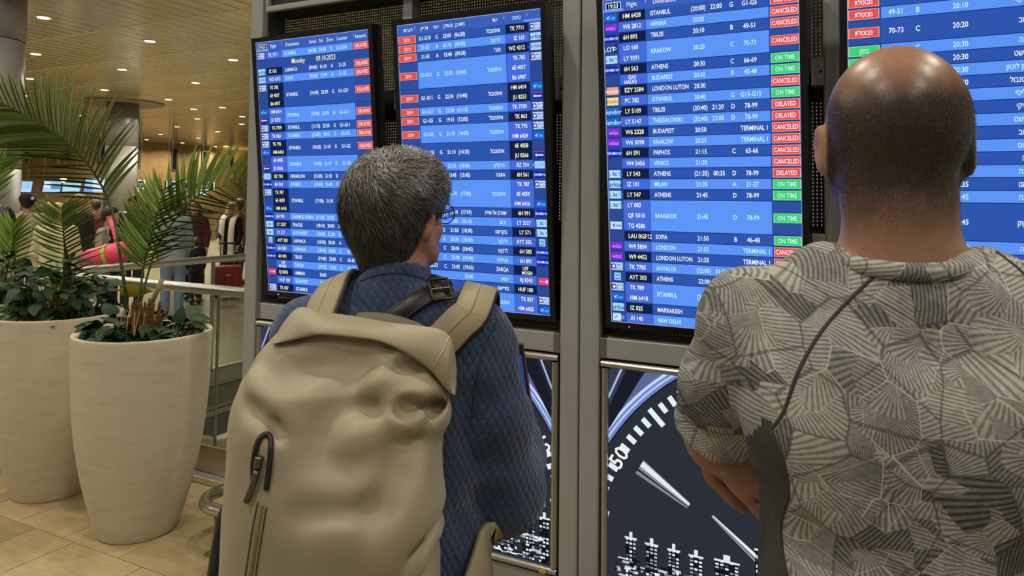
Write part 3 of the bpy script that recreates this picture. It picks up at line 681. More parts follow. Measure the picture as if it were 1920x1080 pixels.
B_ROWS = [r for r in A_ROWS if r != 'DATE']; B_ROWS[-1] = (['TK 837', 'HM 6428'],)+B_ROWS[-1][1:]
SCREENS = [(-2.2309, A_ROWS, False, False, 'English flight display at far left, dated Monday 09.10.2023', 'displays'),
           (-1.5298, B_ROWS, True, True, 'Hebrew flight display behind the grey-haired person, all red delay tags', 'displays'),
           (-0.7444, C_ROWS, False, True, 'English flight display in the middle with red and green remark tags', 'displays'),
           (-0.0504, C_ROWS, True, False, 'Hebrew flight display at right behind the bald head', 'displays')]
for X0, rws, hb_, sd, lab, g in SCREENS:
    t = thing('flight_display', lab, 'display', (X0, YBOT, ZBOT)); t.rotation_euler = (TILT, 0, 0); bz = 0.019; t['group'] = 'flight displays'
    b = MB(); b.box(-bz, SW+bz, 0.004, 0.055, -bz-0.004, SH+bz); b.build('back_case', BEZEL, t, bevel=0.004)
    b = MB(); b.box(-bz, 0, -0.006, 0.01, -bz, SH+bz); b.box(SW, SW+bz, -0.006, 0.01, -bz, SH+bz); b.box(0, SW, -0.006, 0.01, SH, SH+bz); b.box(0, SW, -0.006, 0.01, -bz, 0); b.build('bezel', BEZEL, t)
    fl_ = Flat(); board(fl_, rws, hb_, sd); so = fl_.build('screen', t); so.location = (0, 0.003, 0)
    b = MB(); b.tube(np.array([(0.06, -0.0075, -0.011), (0.06, -0.005, -0.011)]), 0.0015, 8); b.build('power_light', emc('#ffffff', 2.0), t)
    b = MB(); b.box(SW*0.3, SW*0.36, 0.055, 0.0551+0.02, 0.1, SH-0.1); b.box(SW*0.64, SW*0.7, 0.055, 0.0551+0.02, 0.1, SH-0.1); b.build('mounting_rail', DARK, t)
# ------------------------------------------------------------------ two backlit posters in snap frames
def poster(xc, label):
    w = 0.657; z0, z1 = 0.37, 1.042
    t = thing('backlit_poster', label, 'poster', (xc, YF+0.012, z0), group='backlit watch posters')
    fr = 0.024; h = z1-z0
    for nm, (x0, x1, a, c) in {'t': (-w-fr, w+fr, h, h+fr), 'b': (-w-fr, w+fr, -fr, 0), 'l': (-w-fr, -w, 0, h), 'r': (w, w+fr, 0, h)}.items():
        horiz = nm in 'tb'; L = (x1-x0) if horiz else (c-a); k = 8
        ang = np.linspace(0, math.pi, k); V = []
        for q in (0, 1):
            for a_ in ang:
                e = (1 if nm in 'bl' else -1); along = (x0 if horiz else a)+q*L; cross = ((a+c)/2 if horiz else (x0+x1)/2)+math.cos(a_)*fr/2
                dep = -0.016*math.sin(a_)
                V.append((along, dep, cross) if horiz else (cross, dep, along))
        Fc = [[i, i+1, i+1+k, i+k] for i in range(k-1)]; me = mesh('frame_strip', V, Fc, True); link('frame_strip', me, SNAP, t)
    b = MB(); b.box(-w-fr, w+fr, 0.001, 0.05, -fr, h+fr); b.build('light_box', DARK, t)
    fl = Flat(); Z = lambda z: z-z0; cz = Z(0.405); DK = '#2b2f38'
    def clip(pts, bx=None):
        x0_, y0_, x1_, y1_ = bx or (-w, 0.0, w, h)
        for ax, lim, sgn in ((0, x0_, 1), (0, x1_, -1), (1, y0_, 1), (1, y1_, -1)):
            out = []
            for i in range(len(pts)):
                p, q = pts[i-1], pts[i]; pin = (p[ax]-lim)*sgn >= 0; qin = (q[ax]-lim)*sgn >= 0
                if pin != qin: s_ = (lim-p[ax])/(q[ax]-p[ax]); out.append((p[0]+s_*(q[0]-p[0]), p[1]+s_*(q[1]-p[1])))
                if qin: out.append(q)
            pts = out
            if len(pts) < 3: return []
        return pts
    def put(pts, c, lay):
        p_ = clip([tuple(q) for q in pts])
        if len(p_) >= 3: fl.poly(p_, c, lay)
    def ring(r0, r1, c, lay, a0=-100, a1=100, n=100):
        for i in range(n):
            u, v_ = math.radians(a0+(a1-a0)*i/n), math.radians(a0+(a1-a0)*(i+1)/n)
            put([(r0*math.sin(u), cz+r0*math.cos(u)), (r0*math.sin(v_), cz+r0*math.cos(v_)), (r1*math.sin(v_), cz+r1*math.cos(v_)), (r1*math.sin(u), cz+r1*math.cos(u))], c, lay)
    fl.rect(-w, 0, w, h, '#22252f', 0)
    ring(0.86, 1.3, '#2a2e3b', 1); ring(0.80, 0.87, '#4a5274', 1); ring(0.87, 0.876, '#151822', 2); ring(0.80, 0.83, '#5e6791', 2)
    ring(0.768, 0.80, '#6f86c4', 2); ring(0.777, 0.783, '#b8ccf6', 3); ring(0.79, 0.798, '#c9d8ff', 3); ring(0.764, 0.768, '#11141b', 3)
    ring(0.0, 0.764, '#2b2f37', 1, n=60)
    # facets of the case lug in the corners
    for s_ in (-1, 1):
        put([(s_*0.66, h), (s_*0.54, h), (s_*0.66, h-0.20)], '#1a1d27', 4); put([(s_*0.62, h), (s_*0.612, h), (s_*0.66, h-0.105), (s_*0.66, h-0.09)], '#aab6dd', 5)
        put([(s_*0.66, h-0.01), (s_*0.645, h), (s_*0.60, h), (s_*0.655, h-0.12)], '#3a415c', 4)
    for k_ in range(-35, 36):
        if k_ % 10 == 0: continue
        a = math.radians(k_*3.0); lg = (k_ % 5 == 0); r0, r1, hw = (0.678, 0.742, 0.0085) if lg else (0.703, 0.735, 0.0085)
        d = np.array([math.sin(a), math.cos(a)]); s_ = np.array([d[1], -d[0]]); c0 = np.array([0, cz])
        put([c0+d*r0-s_*hw, c0+d*r0+s_*hw, c0+d*r1+s_*hw, c0+d*r1-s_*hw], '#e3f0f6', 5)
    for k_, tx in ((-2, '50'), (-1, '55'), (0, '60'), (1, '5'), (2, '10'), (-3, '45'), (3, '15')):
        a = math.radians(k_*30); x, y = 0.72*math.sin(a), cz+0.72*math.cos(a)
        if abs(x) < w-0.03 and y < h-0.03: fl.text(tx, x, y, 0.046, '#eef6f8', 5, 'c', True, (-a, x, y))
    def kite(p, q, w0, w1, cs):
        p, q = np.array(p), np.array(q); d = (q-p)/np.linalg.norm(q-p); s_ = np.array([d[1], -d[0]])
        put([p-s_*w0, p+s_*w0, q+s_*w1, q-s_*w1], cs[0], 5); put([p-s_*w0*0.85, p-s_*w0*0.1, q-s_*w1*0.1, q-s_*w1*0.85], cs[1], 6); put([p+s_*w0*0.3, p+s_*w0*0.55, q+s_*w1*0.5, q+s_*w1*0.25], cs[2], 6)
    kite((-0.555, cz+0.342), (-0.402, cz+0.252), 0.026, 0.010, ('#7f8a94', '#dfe9ee', '#1b1e24')); kite((0.555, cz+0.342), (0.402, cz+0.252), 0.026, 0.010, ('#7f8a94', '#dfe9ee', '#1b1e24'))
    kite((-0.332, cz+0.236), (-0.10, cz+0.06), 0.004, 0.016, ('#9aa5ad', '#eef4f6', '#2a2e35')); kite((0.30, cz+0.5), (0.02, cz+0.04), 0.004, 0.014, ('#9aa5ad', '#eef4f6', '#2a2e35'))
    # night skyline in black and white
    rg = np.random.default_rng(5); tones = ['#e9eff6', '#b9c3d6', '#8d98ad', '#4a515f']
    def tower(x0, x1, yt, rowsn, colsn, yb=0.005, crown=True):
        fl.rect(x0, yb, x1, yt, '#14161c', 6); dx = (x1-x0)/colsn; dy = (yt-yb)/rowsn
        if crown: cxm = (x0+x1)/2; hw = (x1-x0)*0.14; fl.rect(cxm-hw, yt, cxm+hw, yt+0.016, '#dfe7ef', 6); fl.rect(x0-0.002, yt-0.006, x1+0.002, yt, '#dfe7ef', 7)
        for i in range(colsn):
            for j in range(rowsn):
                if rg.random() < 0.78: fl.rect(x0+dx*(i+0.15), yb+dy*(j+0.2), x0+dx*(i+0.85), yb+dy*(j+0.75), tones[int(rg.choice(4, p=[0.45, 0.3, 0.15, 0.1]))], 7)
    for x0, x1, yt, rn, cn in [(-0.60, -0.565, 0.155, 12, 3), (-0.535, -0.497, 0.15, 13, 3), (-0.465, -0.43, 0.148, 13, 3), (-0.40, -0.36, 0.145, 12, 3), (-0.325, -0.255, 0.15, 15, 5), (-0.21, -0.15, 0.205, 14, 3),
                               (-0.10, -0.04, 0.15, 12, 4), (0.0, 0.05, 0.17, 14, 4), (0.09, 0.15, 0.14, 12, 4), (0.19, 0.23, 0.16, 12, 3), (0.27, 0.33, 0.15, 13, 4), (0.37, 0.42, 0.14, 11, 4), (0.46, 0.52, 0.165, 13, 5), (0.555, 0.60, 0.17, 13, 4), (0.615, 0.652, 0.155, 12, 3)]:
        tower(x0, x1, yt, rn, cn)
    for i in range(420):
        x = rg.uniform(-w+0.02, w-0.03); y = rg.uniform(0.004, 0.085)
        fl.rect(x, y, x+rg.uniform(0.006, 0.03), y+rg.uniform(0.002, 0.009), tones[int(rg.choice(4, p=[0.35, 0.3, 0.2, 0.15]))] if rg.random() < 0.62 else '#14161c', 8)
    fl.text('NAVI GILLELY', 0.633, 0.225, 0.008, '#dfe6ee', 6, 'c', True, (math.pi/2, 0.633, 0.225))
    so = fl.build('printed_panel', t); so.location = (0, 0.0, 0)
    return t
pa = poster(-1.61, 'backlit watch and skyline poster below the left displays, behind the backpack')
poster(-0.097, 'backlit watch and skyline poster with the numeral 50, between the two people')
# small oval maker's sticker on the left poster frame
t = thing('oval_sticker', 'small yellow oval sticker with black rim on the poster frame corner', 'sticker', (-0.975, YF-0.0062, 0.357))
v, f = lathe_geo([(1, -0.0003), (1, 0.0003)], 24)
def oval(sx, sz, d): vv = np.c_[v[:, 0]*sx, v[:, 2]-d, v[:, 1]*sz]; return vv
link('rim', mesh('rim', oval(0.016, 0.008, 0.0), f), DARK, t); link('face', mesh('face', oval(0.0142, 0.0066, 0.0006), f), simple('sticker_yellow', '#d8c32c', 0.4), t)
fl_ = Flat(); fl_.text('nilon', 0, 0, 0.0055, DARK, 0, 'c'); fo = fl_.build('lettering', t, lambda c: c); fo.location = (0, -0.0012, 0)
# ------------------------------------------------------------------ person at right: bald head, patterned t-shirt
def skin_mat(name, col, rough=0.42, stubble=None):
    m, nt, bs = nmat(name); f = noise(nt, 22, 5, 0.6); f2 = noise(nt, 160, 3)
    c = ramp(nt, f, [(0.3, [x*0.82 for x in col]), (0.7, [x*1.12 for x in col])])
    if stubble is not None: c = stubble(nt, c)
    nt.links.new(c, bs.inputs['Base Color']); bs.inputs['Roughness'].default_value = rough
    bs.inputs['Subsurface Weight'].default_value = 0.0
    bump(nt, bs, f2, 0.25, 0.0008); return m
def Rz(P, a, o=(0, 0, 0)):
    P = np.asarray(P, float)-o; c, s = math.cos(a), math.sin(a)
    return np.c_[P[:, 0]*c-P[:, 1]*s, P[:, 0]*s+P[:, 1]*c, P[:, 2]]+o if P.ndim == 2 else P
def head_sdf(S, c, wide=1.0, k=0.02, nose=True, turn=0.0, S_ears=True):
    """head facing +Y turned about its own axis; c = centre of the cranium"""
    ca, sa = math.cos(turn), math.sin(turn); R3 = Matrix.Rotation(turn, 3, 'Z')
    q = lambda x, y, z: (c[0]+wide*(x*ca-y*sa), c[1]+wide*(x*sa+y*ca), c[2]+wide*z)
    w = wide
    S.ell(q(0, -0.004, 0.006), (0.078*w, 0.097*w, 0.086*w), k, rot=R3)            # cranium
    S.ell(q(0, -0.022, -0.018), (0.075*w, 0.078*w, 0.078*w), k, rot=R3)           # back of the skull
    S.ell(q(0, 0.035, -0.055), (0.062*w, 0.062*w, 0.075*w), 0.03, rot=R3)         # face
    S.ell(q(0, 0.058, -0.105), (0.045*w, 0.038*w, 0.032*w), 0.03, rot=R3)         # chin
    for s in (-1, 1):
        S.cone(q(s*0.062, 0.005, -0.07), q(s*0.035, 0.065, -0.108), 0.018*w, 0.016*w, 0.02)   # jaw
        S.ell(q(s*0.030, 0.092, -0.022), (0.014, 0.012, 0.009), 0.012, 'sub')
        S.ell(q(s*0.030, 0.080, -0.022), (0.012, 0.011, 0.011), 0.003)
        S.cone(q(s*0.012, 0.094, -0.002), q(s*0.045, 0.082, -0.002), 0.007, 0.006, 0.012)
        S.ell(q(s*0.042, 0.065, -0.055), (0.018, 0.018, 0.018), 0.02)
        if S_ears:
            Re = Matrix.Rotation(turn-s*0.45, 3, 'Z')@Matrix.Rotation(-0.15, 3, 'X')
            S.ell(q(s*0.087, -0.004, -0.036), (0.0065*w, 0.019*w, 0.031*w), 0.006, rot=Re)
            S.ell(q(s*0.084, -0.000, -0.062), (0.006*w, 0.010*w, 0.012*w), 0.006, rot=Re)
            S.ell(q(s*0.096, 0.0, -0.034), (0.005*w, 0.010*w, 0.018*w), 0.004, 'sub', rot=Re)
    if nose:
        S.cone(q(0, 0.094, -0.015), q(0, 0.112, -0.052), 0.008, 0.012, 0.012)
        S.cone(q(-0.012, 0.100, -0.055), q(0.012, 0.100, -0.055), 0.008, 0.008, 0.008)
        S.cone(q(-0.018, 0.088, -0.079), q(0.018, 0.088, -0.079), 0.005, 0.005, 0.006); S.cone(q(-0.016, 0.087, -0.088), q(0.016, 0.087, -0.088), 0.006, 0.006, 0.006)
        S.cone(q(-0.02, 0.099, -0.0835), q(0.02, 0.099, -0.0835), 0.003, 0.003, 0.003, 'sub')
def hand_sdf(S, wrist, palm_dir, normal, size=1.0, curl=(0.5, 0.6, 0.7, 0.8), side=1, thumb=0.4, spread=0.09):
    """five fingers: palm_dir points wrist->knuckles, normal out of the back of the hand, side = +1 thumb on palm_dir x normal side"""
    d = np.array(palm_dir, float); d /= np.linalg.norm(d); n = np.array(normal, float); n -= d*(n@d); n /= np.linalg.norm(n); s = np.cross(d, n)*side
    w = np.array(wrist, float); L = 0.088*size
    S.chain([w, w+d*L*0.5, w+d*L], [0.022*size, 0.027*size, 0.026*size], 0.012, flat=(n, 0.55))
    for i in range(4):
        off = (1.5-i)*0.0195*size; base = w+d*L*(0.98-0.05*abs(i-1.3))+s*off; dd = d+s*(1.5-i)*spread; dd /= np.linalg.norm(dd)
        S.cone(w+d*L*0.35+s*off*0.8, base, 0.012*size, 0.0105*size, 0.008)
        ln = [0.042, 0.047, 0.044, 0.034][i]*size; a = curl[i]; p = base; r = [0.0098, 0.010, 0.0096, 0.0084][i]*size
        ang = 0
        for j, f in enumerate((1.0, 0.64, 0.5)):
            ang += a*(0.8 if j == 0 else 1.0); v = dd*math.cos(ang)-n*math.sin(ang); p2 = p+v*ln*f
            S.cone(p, p2, r, r*0.92, 0.004); p = p2; r *= 0.92
    tb = w+d*L*0.28+s*0.026*size; v1 = d*0.6+s*0.7-n*thumb; v1 /= np.linalg.norm(v1); t1 = tb+v1*0.038*size; v2 = d*0.85+s*0.25-n*thumb; v2 /= np.linalg.norm(v2); t2 = t1+v2*0.032*size; t3 = t2+(v2-n*0.15)*0.024*size
    S.chain([w+d*L*0.15+s*0.010*size, tb, t1, t2, t3], [0.014*size, 0.0145*size, 0.012*size, 0.0108*size, 0.0095*size], 0.008)
# place
MP = at(1688, 430, 0.83); MX, MY = MP[0], MP[1]
man = thing('person', 'bald person in grey fan-patterned t-shirt with arms folded, seen from behind', 'person', (MX, MY, 0), math.radians(4))
HC = np.array([-0.004, 0.012, 1.680]); HT = math.radians(8)
sh_l, sh_r = np.array([-0.166, 0.0, 1.438]), np.array([0.172, 0.0, 1.445])
el_l, el_r = np.array([-0.216, 0.10, 1.25]), np.array([0.232, 0.09, 1.235])
wr_l = np.array([0.04, 0.26, 1.22])
def mloc(px, py, z):
    q = at(px, py, z)-[MX, MY, 0]; a = -math.radians(4); return np.array([q[0]*math.cos(a)-q[1]*math.sin(a), q[0]*math.sin(a)+q[1]*math.cos(a), q[2]])
wr_r = mloc(1318, 800, 1.02); _kn = mloc(1378, 858, 0.985); _nn = mloc(1352, 880, 0.94)-mloc(1378, 858, 0.985)
def man_body(S):
    head_sdf(S, HC, 0.925, 0.025, turn=HT)
    S.chain([(0, 0.0, 1.44), (0, 0.0, 1.52), (-0.006, 0.004, 1.62)], [0.066, 0.060, 0.058], 0.02)
    S.ell((-0.004, -0.030, 1.585), (0.052, 0.036, 0.05), 0.03)
    S.chain([(-0.15, 0.0, 1.43), (-0.05, -0.005, 1.475), (0.05, -0.005, 1.475), (0.15, 0.0, 1.43)], [0.035, 0.04, 0.04, 0.035], 0.03)
    S.loft([(0.80, 0, 0.02, 0.15, 0.10), (0.95, 0, 0.015, 0.15, 0.10), (1.15, 0, 0.02, 0.145, 0.10), (1.32, 0, 0.01, 0.155, 0.095), (1.42, 0, 0.0, 0.15, 0.075), (1.45, 0, 0, 0.12, 0.06)], 0.04)
    for sh, el, wr in ((sh_l, el_l, wr_l), (sh_r, el_r, wr_r)):
        S.chain([sh, (sh+el)/2+[0, -0.004, 0], el], [0.056, 0.05, 0.042], 0.03)
        S.chain([el, el*0.6+wr*0.4, wr], [0.042, 0.044, 0.028], 0.02)
    for s in (-1, 1):
        S.chain([(s*0.085, 0.015, 0.86), (s*0.095, 0.02, 0.50), (s*0.10, 0.0, 0.09)], [0.085, 0.058, 0.042], 0.03)
        S.chain([(s*0.10, -0.02, 0.055), (s*0.115, 0.15, 0.04)], [0.04, 0.035], 0.03)
HANDS = [(wr_l, (1, -0.05, 0.05), (0.1, 1, 0.2), (0.3, 0.35, 0.4, 0.4), -1), (wr_r, _kn-wr_r, _nn, (0.15, 0.22, 0.30, 0.40), 1)]
S = SDF((-0.33, -0.16, 0.0), (0.33, 0.42, 1.80), 0.0075); man_body(S)
for w_, d_, n_, c_, sd_ in HANDS: hand_sdf(S, w_, d_, n_, 1.02, c_, sd_)
S.cut(lambda X, Y, Z: np.minimum(Z-1.515, 0.02)+0*X+0*Y)                       # coarse body up to the neck
Vb, Fb = S.nets(); Vb = relax(Vb, Fb, 1)
S = SDF((-0.14, -0.16, 1.48), (0.14, 0.20, 1.80), 0.0035); man_body(S); S.cut(lambda X, Y, Z: np.minimum(1.50-Z, 0.02)+0*X+0*Y)
Vh, Fh = S.nets(); Vh = relax(Vh, Fh, 2)
def man_stub(nt, c):
    # cropped dark hair over the back and sides of the skull, thinning upwards
    sp = N(nt, 'ShaderNodeSeparateXYZ'); nt.links.new(obj_co(nt), sp.inputs[0]); z = sp.outputs[2]; y = sp.outputs[1]
    nz = noise(nt, 30, 5, 0.7); fine = noise(nt, 420, 2, 0.6)
    zz = M_(nt, 'ADD', z, M_(nt, 'MULTIPLY', M_(nt, 'SUBTRACT', nz, 0.5), 0.045))
    topm = N(nt, 'ShaderNodeMapRange', ins={0: zz, 1: 1.738, 2: 1.69, 3: 0.0, 4: 1.0}).outputs[0]
    botm = N(nt, 'ShaderNodeMapRange', ins={0: zz, 1: 1.535, 2: 1.60, 3: 0.0, 4: 1.0}).outputs[0]
    frm = N(nt, 'ShaderNodeMapRange', ins={0: y, 1: 0.055, 2: 0.03, 3: 0.0, 4: 1.0}).outputs[0]
    beard = M_(nt, 'MULTIPLY', N(nt, 'ShaderNodeMapRange', ins={0: zz, 1: 1.60, 2: 1.585, 3: 0.0, 4: 1.0}).outputs[0], N(nt, 'ShaderNodeMapRange', ins={0: y, 1: 0.03, 2: 0.045, 3: 0.0, 4: 0.8}).outputs[0])
    earm = N(nt, 'ShaderNodeMapRange', ins={0: M_(nt, 'ABSOLUTE', sp.outputs[0]), 1: 0.0795, 2: 0.0765, 3: 0.0, 4: 1.0}).outputs[0]
    a = M_(nt, 'MULTIPLY', M_(nt, 'MULTIPLY', topm, botm), frm); a = M_(nt, 'MULTIPLY', M_(nt, 'MAXIMUM', a, beard), earm)
    a = M_(nt, 'MULTIPLY', a, N(nt, 'ShaderNodeMapRange', ins={0: fine, 1: 0.3, 2: 0.6, 3: 0.82, 4: 0.96}).outputs[0])
    return mixc(nt, a, c, lin('#1f1a18'))
SKM = skin_mat('skin_tanned', lin('#a67c62'), 0.36, man_stub)
body = link('body', mesh('body', np.vstack([Vb, Vh]), np.vstack([Fb, Fh+len(Vb)]), True), SKM, man)
# cropped hair: short blades over the stubble area
def blades(P, Nn, L, wd, rng, down=0.6, jit=0.5):
    n = len(P); g = np.array([0, 0, -1.0]); d = Nn*0.8+g*down+rng.normal(size=(n, 3))*jit*0.5; d /= np.linalg.norm(d, axis=1)[:, None]
    s = np.cross(d, Nn)+rng.normal(size=(n, 3))*0.1; s /= np.linalg.norm(s, axis=1)[:, None]
    V = np.stack([P-s*wd, P+s*wd, P+d*np.asarray(L)[:, None]], 1).reshape(-1, 3); return V, np.arange(3*n).reshape(-1, 3)
def surf_samples(V, Fc, n, rng):
    a, b_, c, d = (V[Fc[:, i]] for i in range(4)); nr = np.cross(c-a, d-b_); ar = np.linalg.norm(nr, axis=1)+1e-12
    i = rng.choice(len(Fc), n, p=ar/ar.sum()); u, w = rng.random((2, n, 1))
    P = (a[i]*(1-u)+b_[i]*u)*(1-w)+(d[i]*(1-u)+c[i]*u)*w; return P, nr[i]/ar[i][:, None]
Ps, Ns = surf_samples(Vh, Fh, 60000, RNG)
k_ = np.clip((1.715-Ps[:, 2])/0.06, 0, 1)*np.clip((Ps[:, 2]-1.545)/0.05, 0, 1)*np.clip((0.05-Ps[:, 1])/0.03, 0, 1)*(np.abs(Ps[:, 0]) < 0.077)
sel = RNG.random(len(Ps)) < k_; V3, F3 = blades(Ps[sel], Ns[sel], RNG.uniform(0.0015, 0.004, sel.sum()), 0.00018, RNG)
link('cropped_hair', mesh('cropped_hair', V3, F3), simple('cropped_hair', '#241e1b', 0.5), man)
# t-shirt
def shirt_sdf(S, off=0.0):
    S.loft([(0.82, 0, 0.02, 0.185+off, 0.135+off), (0.95, 0, 0.02, 0.178+off, 0.137+off), (1.10, 0, 0.022, 0.163+off, 0.135+off), (1.22, 0, 0.018, 0.158+off, 0.132+off), (1.30, 0, 0.010, 0.166+off, 0.125+off),
            (1.40, 0, 0.004, 0.182+off, 0.108+off), (1.445, 0, 0.0, 0.165+off, 0.088+off), (1.465, 0, -0.005, 0.14+off, 0.07+off)], 0.04, p=2.3)
    S.chain([(-0.165, -0.004, 1.43), (-0.075, -0.012, 1.468), (0, -0.018, 1.470), (0.075, -0.012, 1.468), (0.165, -0.004, 1.43)], [0.055+off, 0.052+off, 0.052+off, 0.052+off, 0.055+off], 0.05)
    S.ell((-0.075, -0.06, 1.34), (0.08, 0.055, 0.09), 0.06); S.ell((0.075, -0.06, 1.34), (0.08, 0.055, 0.09), 0.06)
    for sh, el in ((sh_l, el_l), (sh_r, el_r)):
        d = (el-sh)/np.linalg.norm(el-sh); S.chain([sh+[0, 0, -0.005], sh*0.5+el*0.5+[0, -0.006, 0], el-d*0.0], [0.064+off, 0.066+off, 0.064+off], 0.02)
S = SDF((-0.35, -0.20, 0.80), (0.35, 0.22, 1.56), 0.0055); shirt_sdf(S)
n1, n2 = vnoise(3, 22), vnoise(4, 45)
folds = [((-0.19, -0.03, 1.36), (-0.12, -0.10, 1.16), 0.02, 0.007), ((-0.235, -0.02, 1.36), (-0.26, 0.0, 1.27), 0.014, 0.006), ((-0.215, 0.0, 1.30), (-0.16, -0.06, 1.27), 0.012, 0.008),
         ((-0.10, -0.12, 1.05), (0.05, -0.13, 1.12), 0.02, 0.006), ((-0.12, -0.12, 0.98), (0.08, -0.13, 1.0), 0.018, 0.007), ((0.0, -0.11, 1.38), (0.10, -0.10, 1.25), 0.025, 0.006), ((-0.06, -0.13, 1.27), (0.06, -0.14, 1.21), 0.022, 0.006), ((-0.17, -0.05, 1.22), (-0.15, -0.08, 0.9), 0.014, 0.006)]
def fold_d(X, Y, Z):
    o = 0.004*n1(X, Y, Z)+0.0018*n2(X, Y, Z)
    for a, b_, w, h in folds:
        a, b_ = np.array(a, np.float32), np.array(b_, np.float32); ab = b_-a; t = np.clip(((X-a[0])*ab[0]+(Y-a[1])*ab[1]+(Z-a[2])*ab[2])/(ab@ab), 0, 1)
        q = (X-a[0]-t*ab[0])**2+(Y-a[1]-t*ab[1])**2+(Z-a[2]-t*ab[2])**2; o = o-h*np.exp(-q/(2*w*w))+h*0.7*np.exp(-q/(2*(2.2*w)**2))
    return o
S.disp(fold_d)
for sh, el in ((sh_l, el_l), (sh_r, el_r)):                                    # sleeve hems: cut flat and hollow
    d = (el-sh)/np.linalg.norm(el-sh); e2 = el+d*0.03
    S.cone(el-d*0.07, el+d*0.12, 0.056, 0.062, 0.0, 'sub')
    hemp = el-d*0.022
    S.cut(lambda X, Y, Z: np.where((X-el[0])**2+(Y-el[1])**2+(Z-el[2])**2 < 0.11**2, (X-hemp[0])*d[0]+(Y-hemp[1])*d[1]+(Z-hemp[2])*d[2], -1))
S.cone((0, 0.006, 1.505), (0, 0.010, 1.66), 0.066, 0.085, 0.006, 'sub')         # neck opening
Vs, Fs = S.nets(); Vs = relax(Vs, Fs, 1)
cen = Vs[Fs].mean(1); a, b_, c, d_ = (Vs[Fs[:, i]] for i in range(4)); fn = np.cross(c-a, d_-b_); fn /= np.linalg.norm(fn, axis=1)[:, None]+1e-12
SEAMPX = [(1446, 806), (1470, 870), (1478, 925), (1466, 975), (1468, 1030), (1476, 1079), (1480, 1160)]
_t = link('t_shirt', mesh('t_shirt', Vs, Fs, True), None, man); bpy.context.view_layer.update()
sm = np.array([q for q, _n in drape(bvh_of([_t]), spline(np.array(SEAMPX, float), 40))]); _mi = np.array(man.matrix_world.inverted()); sm = sm@_mi[:3, :3].T+_mi[:3, 3]
bpy.data.objects.remove(_t); sm = sm[np.argsort(sm[:, 2])]
xb = np.interp(cen[:, 2], sm[:, 2], sm[:, 0]); armd = np.full(len(cen), 9.0)
for sh, el in ((sh_l, el_l), (sh_r, el_r)):
    ab = el-sh; t_ = np.clip(((cen-sh)@ab)/(ab@ab), 0, 1.2); armd = np.minimum(armd, np.linalg.norm(cen-sh-t_[:, None]*ab, axis=1))
side = (cen[:, 2] < sm[-1, 2]+0.01) & (np.abs(np.abs(cen[:, 0])+xb) < 0.012+np.clip(sm[-1, 2]-cen[:, 2], 0, 1)*1.1) & (((cen[:, 0] < xb) | (cen[:, 0] > -xb))) & (cen[:, 1] < 0.085) & ((armd > 0.086) | (cen[:, 2] < 1.13)) & (np.abs(cen[:, 0]) < 0.185)
m, nt, bs = nmat('fan_print_jersey'); FAN = m
co = obj_co(nt); v2 = N(nt, 'ShaderNodeSeparateXYZ'); nt.links.new(co, v2.inputs[0])
uvx = M_(nt, 'ADD', v2.outputs[0], M_(nt, 'MULTIPLY', v2.outputs[1], 0.45)); flat = N(nt, 'ShaderNodeCombineXYZ', ins={0: uvx, 1: v2.outputs[2], 2: 0.0}).outputs[0]
def fans(scale, seed, freq):
    vo = N(nt, 'ShaderNodeTexVoronoi', ins={'Scale': scale, 'Randomness': 1.0}); mv = mapping(nt, (1, 1, 1), (0, 0, seed), (seed*3.1, seed*1.7, 0), flat); nt.links.new(mv, vo.inputs['Vector'])
    sub = N(nt, 'ShaderNodeVectorMath', operation='SUBTRACT'); nt.links.new(mv, sub.inputs[0]); nt.links.new(vo.outputs['Position'], sub.inputs[1])
    rc = N(nt, 'ShaderNodeSeparateXYZ'); nt.links.new(vo.outputs['Color'], rc.inputs[0]); sb = N(nt, 'ShaderNodeSeparateXYZ'); nt.links.new(sub.outputs[0], sb.inputs[0])
    ox = M_(nt, 'MULTIPLY', M_(nt, 'SUBTRACT', rc.outputs[0], 0.5), 2.2/scale); oy = M_(nt, 'MULTIPLY', M_(nt, 'SUBTRACT', rc.outputs[1], 0.5), 2.2/scale)
    X_, Y_ = M_(nt, 'ADD', sb.outputs[0], ox), M_(nt, 'ADD', sb.outputs[1], oy)
    an = M_(nt, 'ARCTAN2', Y_, X_); rad = M_(nt, 'SQRT', M_(nt, 'ADD', M_(nt, 'MULTIPLY', X_, X_), M_(nt, 'MULTIPLY', Y_, Y_)))
    st1 = M_(nt, 'SINE', M_(nt, 'MULTIPLY', an, freq)); st2 = M_(nt, 'SINE', M_(nt, 'MULTIPLY', M_(nt, 'ADD', X_, M_(nt, 'MULTIPLY', Y_, M_(nt, 'SUBTRACT', rc.outputs[1], 0.5))), 1500.0))
    pick = M_(nt, 'GREATER_THAN', rc.outputs[2], 0.72)
    s_ = M_(nt, 'ADD', M_(nt, 'MULTIPLY', st1, M_(nt, 'SUBTRACT', 1.0, pick)), M_(nt, 'MULTIPLY', st2, pick))
    return s_, rc.outputs[0], vo
wn = N(nt, 'ShaderNodeTexNoise', ins={'Scale': 9.0, 'Detail': 3.0}); nt.links.new(flat, wn.inputs['Vector'])
wsub = N(nt, 'ShaderNodeVectorMath', operation='SUBTRACT'); nt.links.new(wn.outputs[1], wsub.inputs[0]); wsub.inputs[1].default_value = (0.5, 0.5, 0.5)
wsc = N(nt, 'ShaderNodeVectorMath', operation='SCALE', ins={'Scale': 0.012}); nt.links.new(wsub.outputs[0], wsc.inputs[0])
wad = N(nt, 'ShaderNodeVectorMath', operation='ADD'); nt.links.new(flat, wad.inputs[0]); nt.links.new(wsc.outputs[0], wad.inputs[1]); flat = wad.outputs[0]
s1, r1, vo1 = fans(13.5, 0.4, 90.0); s2, r2, vo2 = fans(21.0, 1.3, 58.0); s3, r3, vo3 = fans(33.0, 2.2, 42.0)
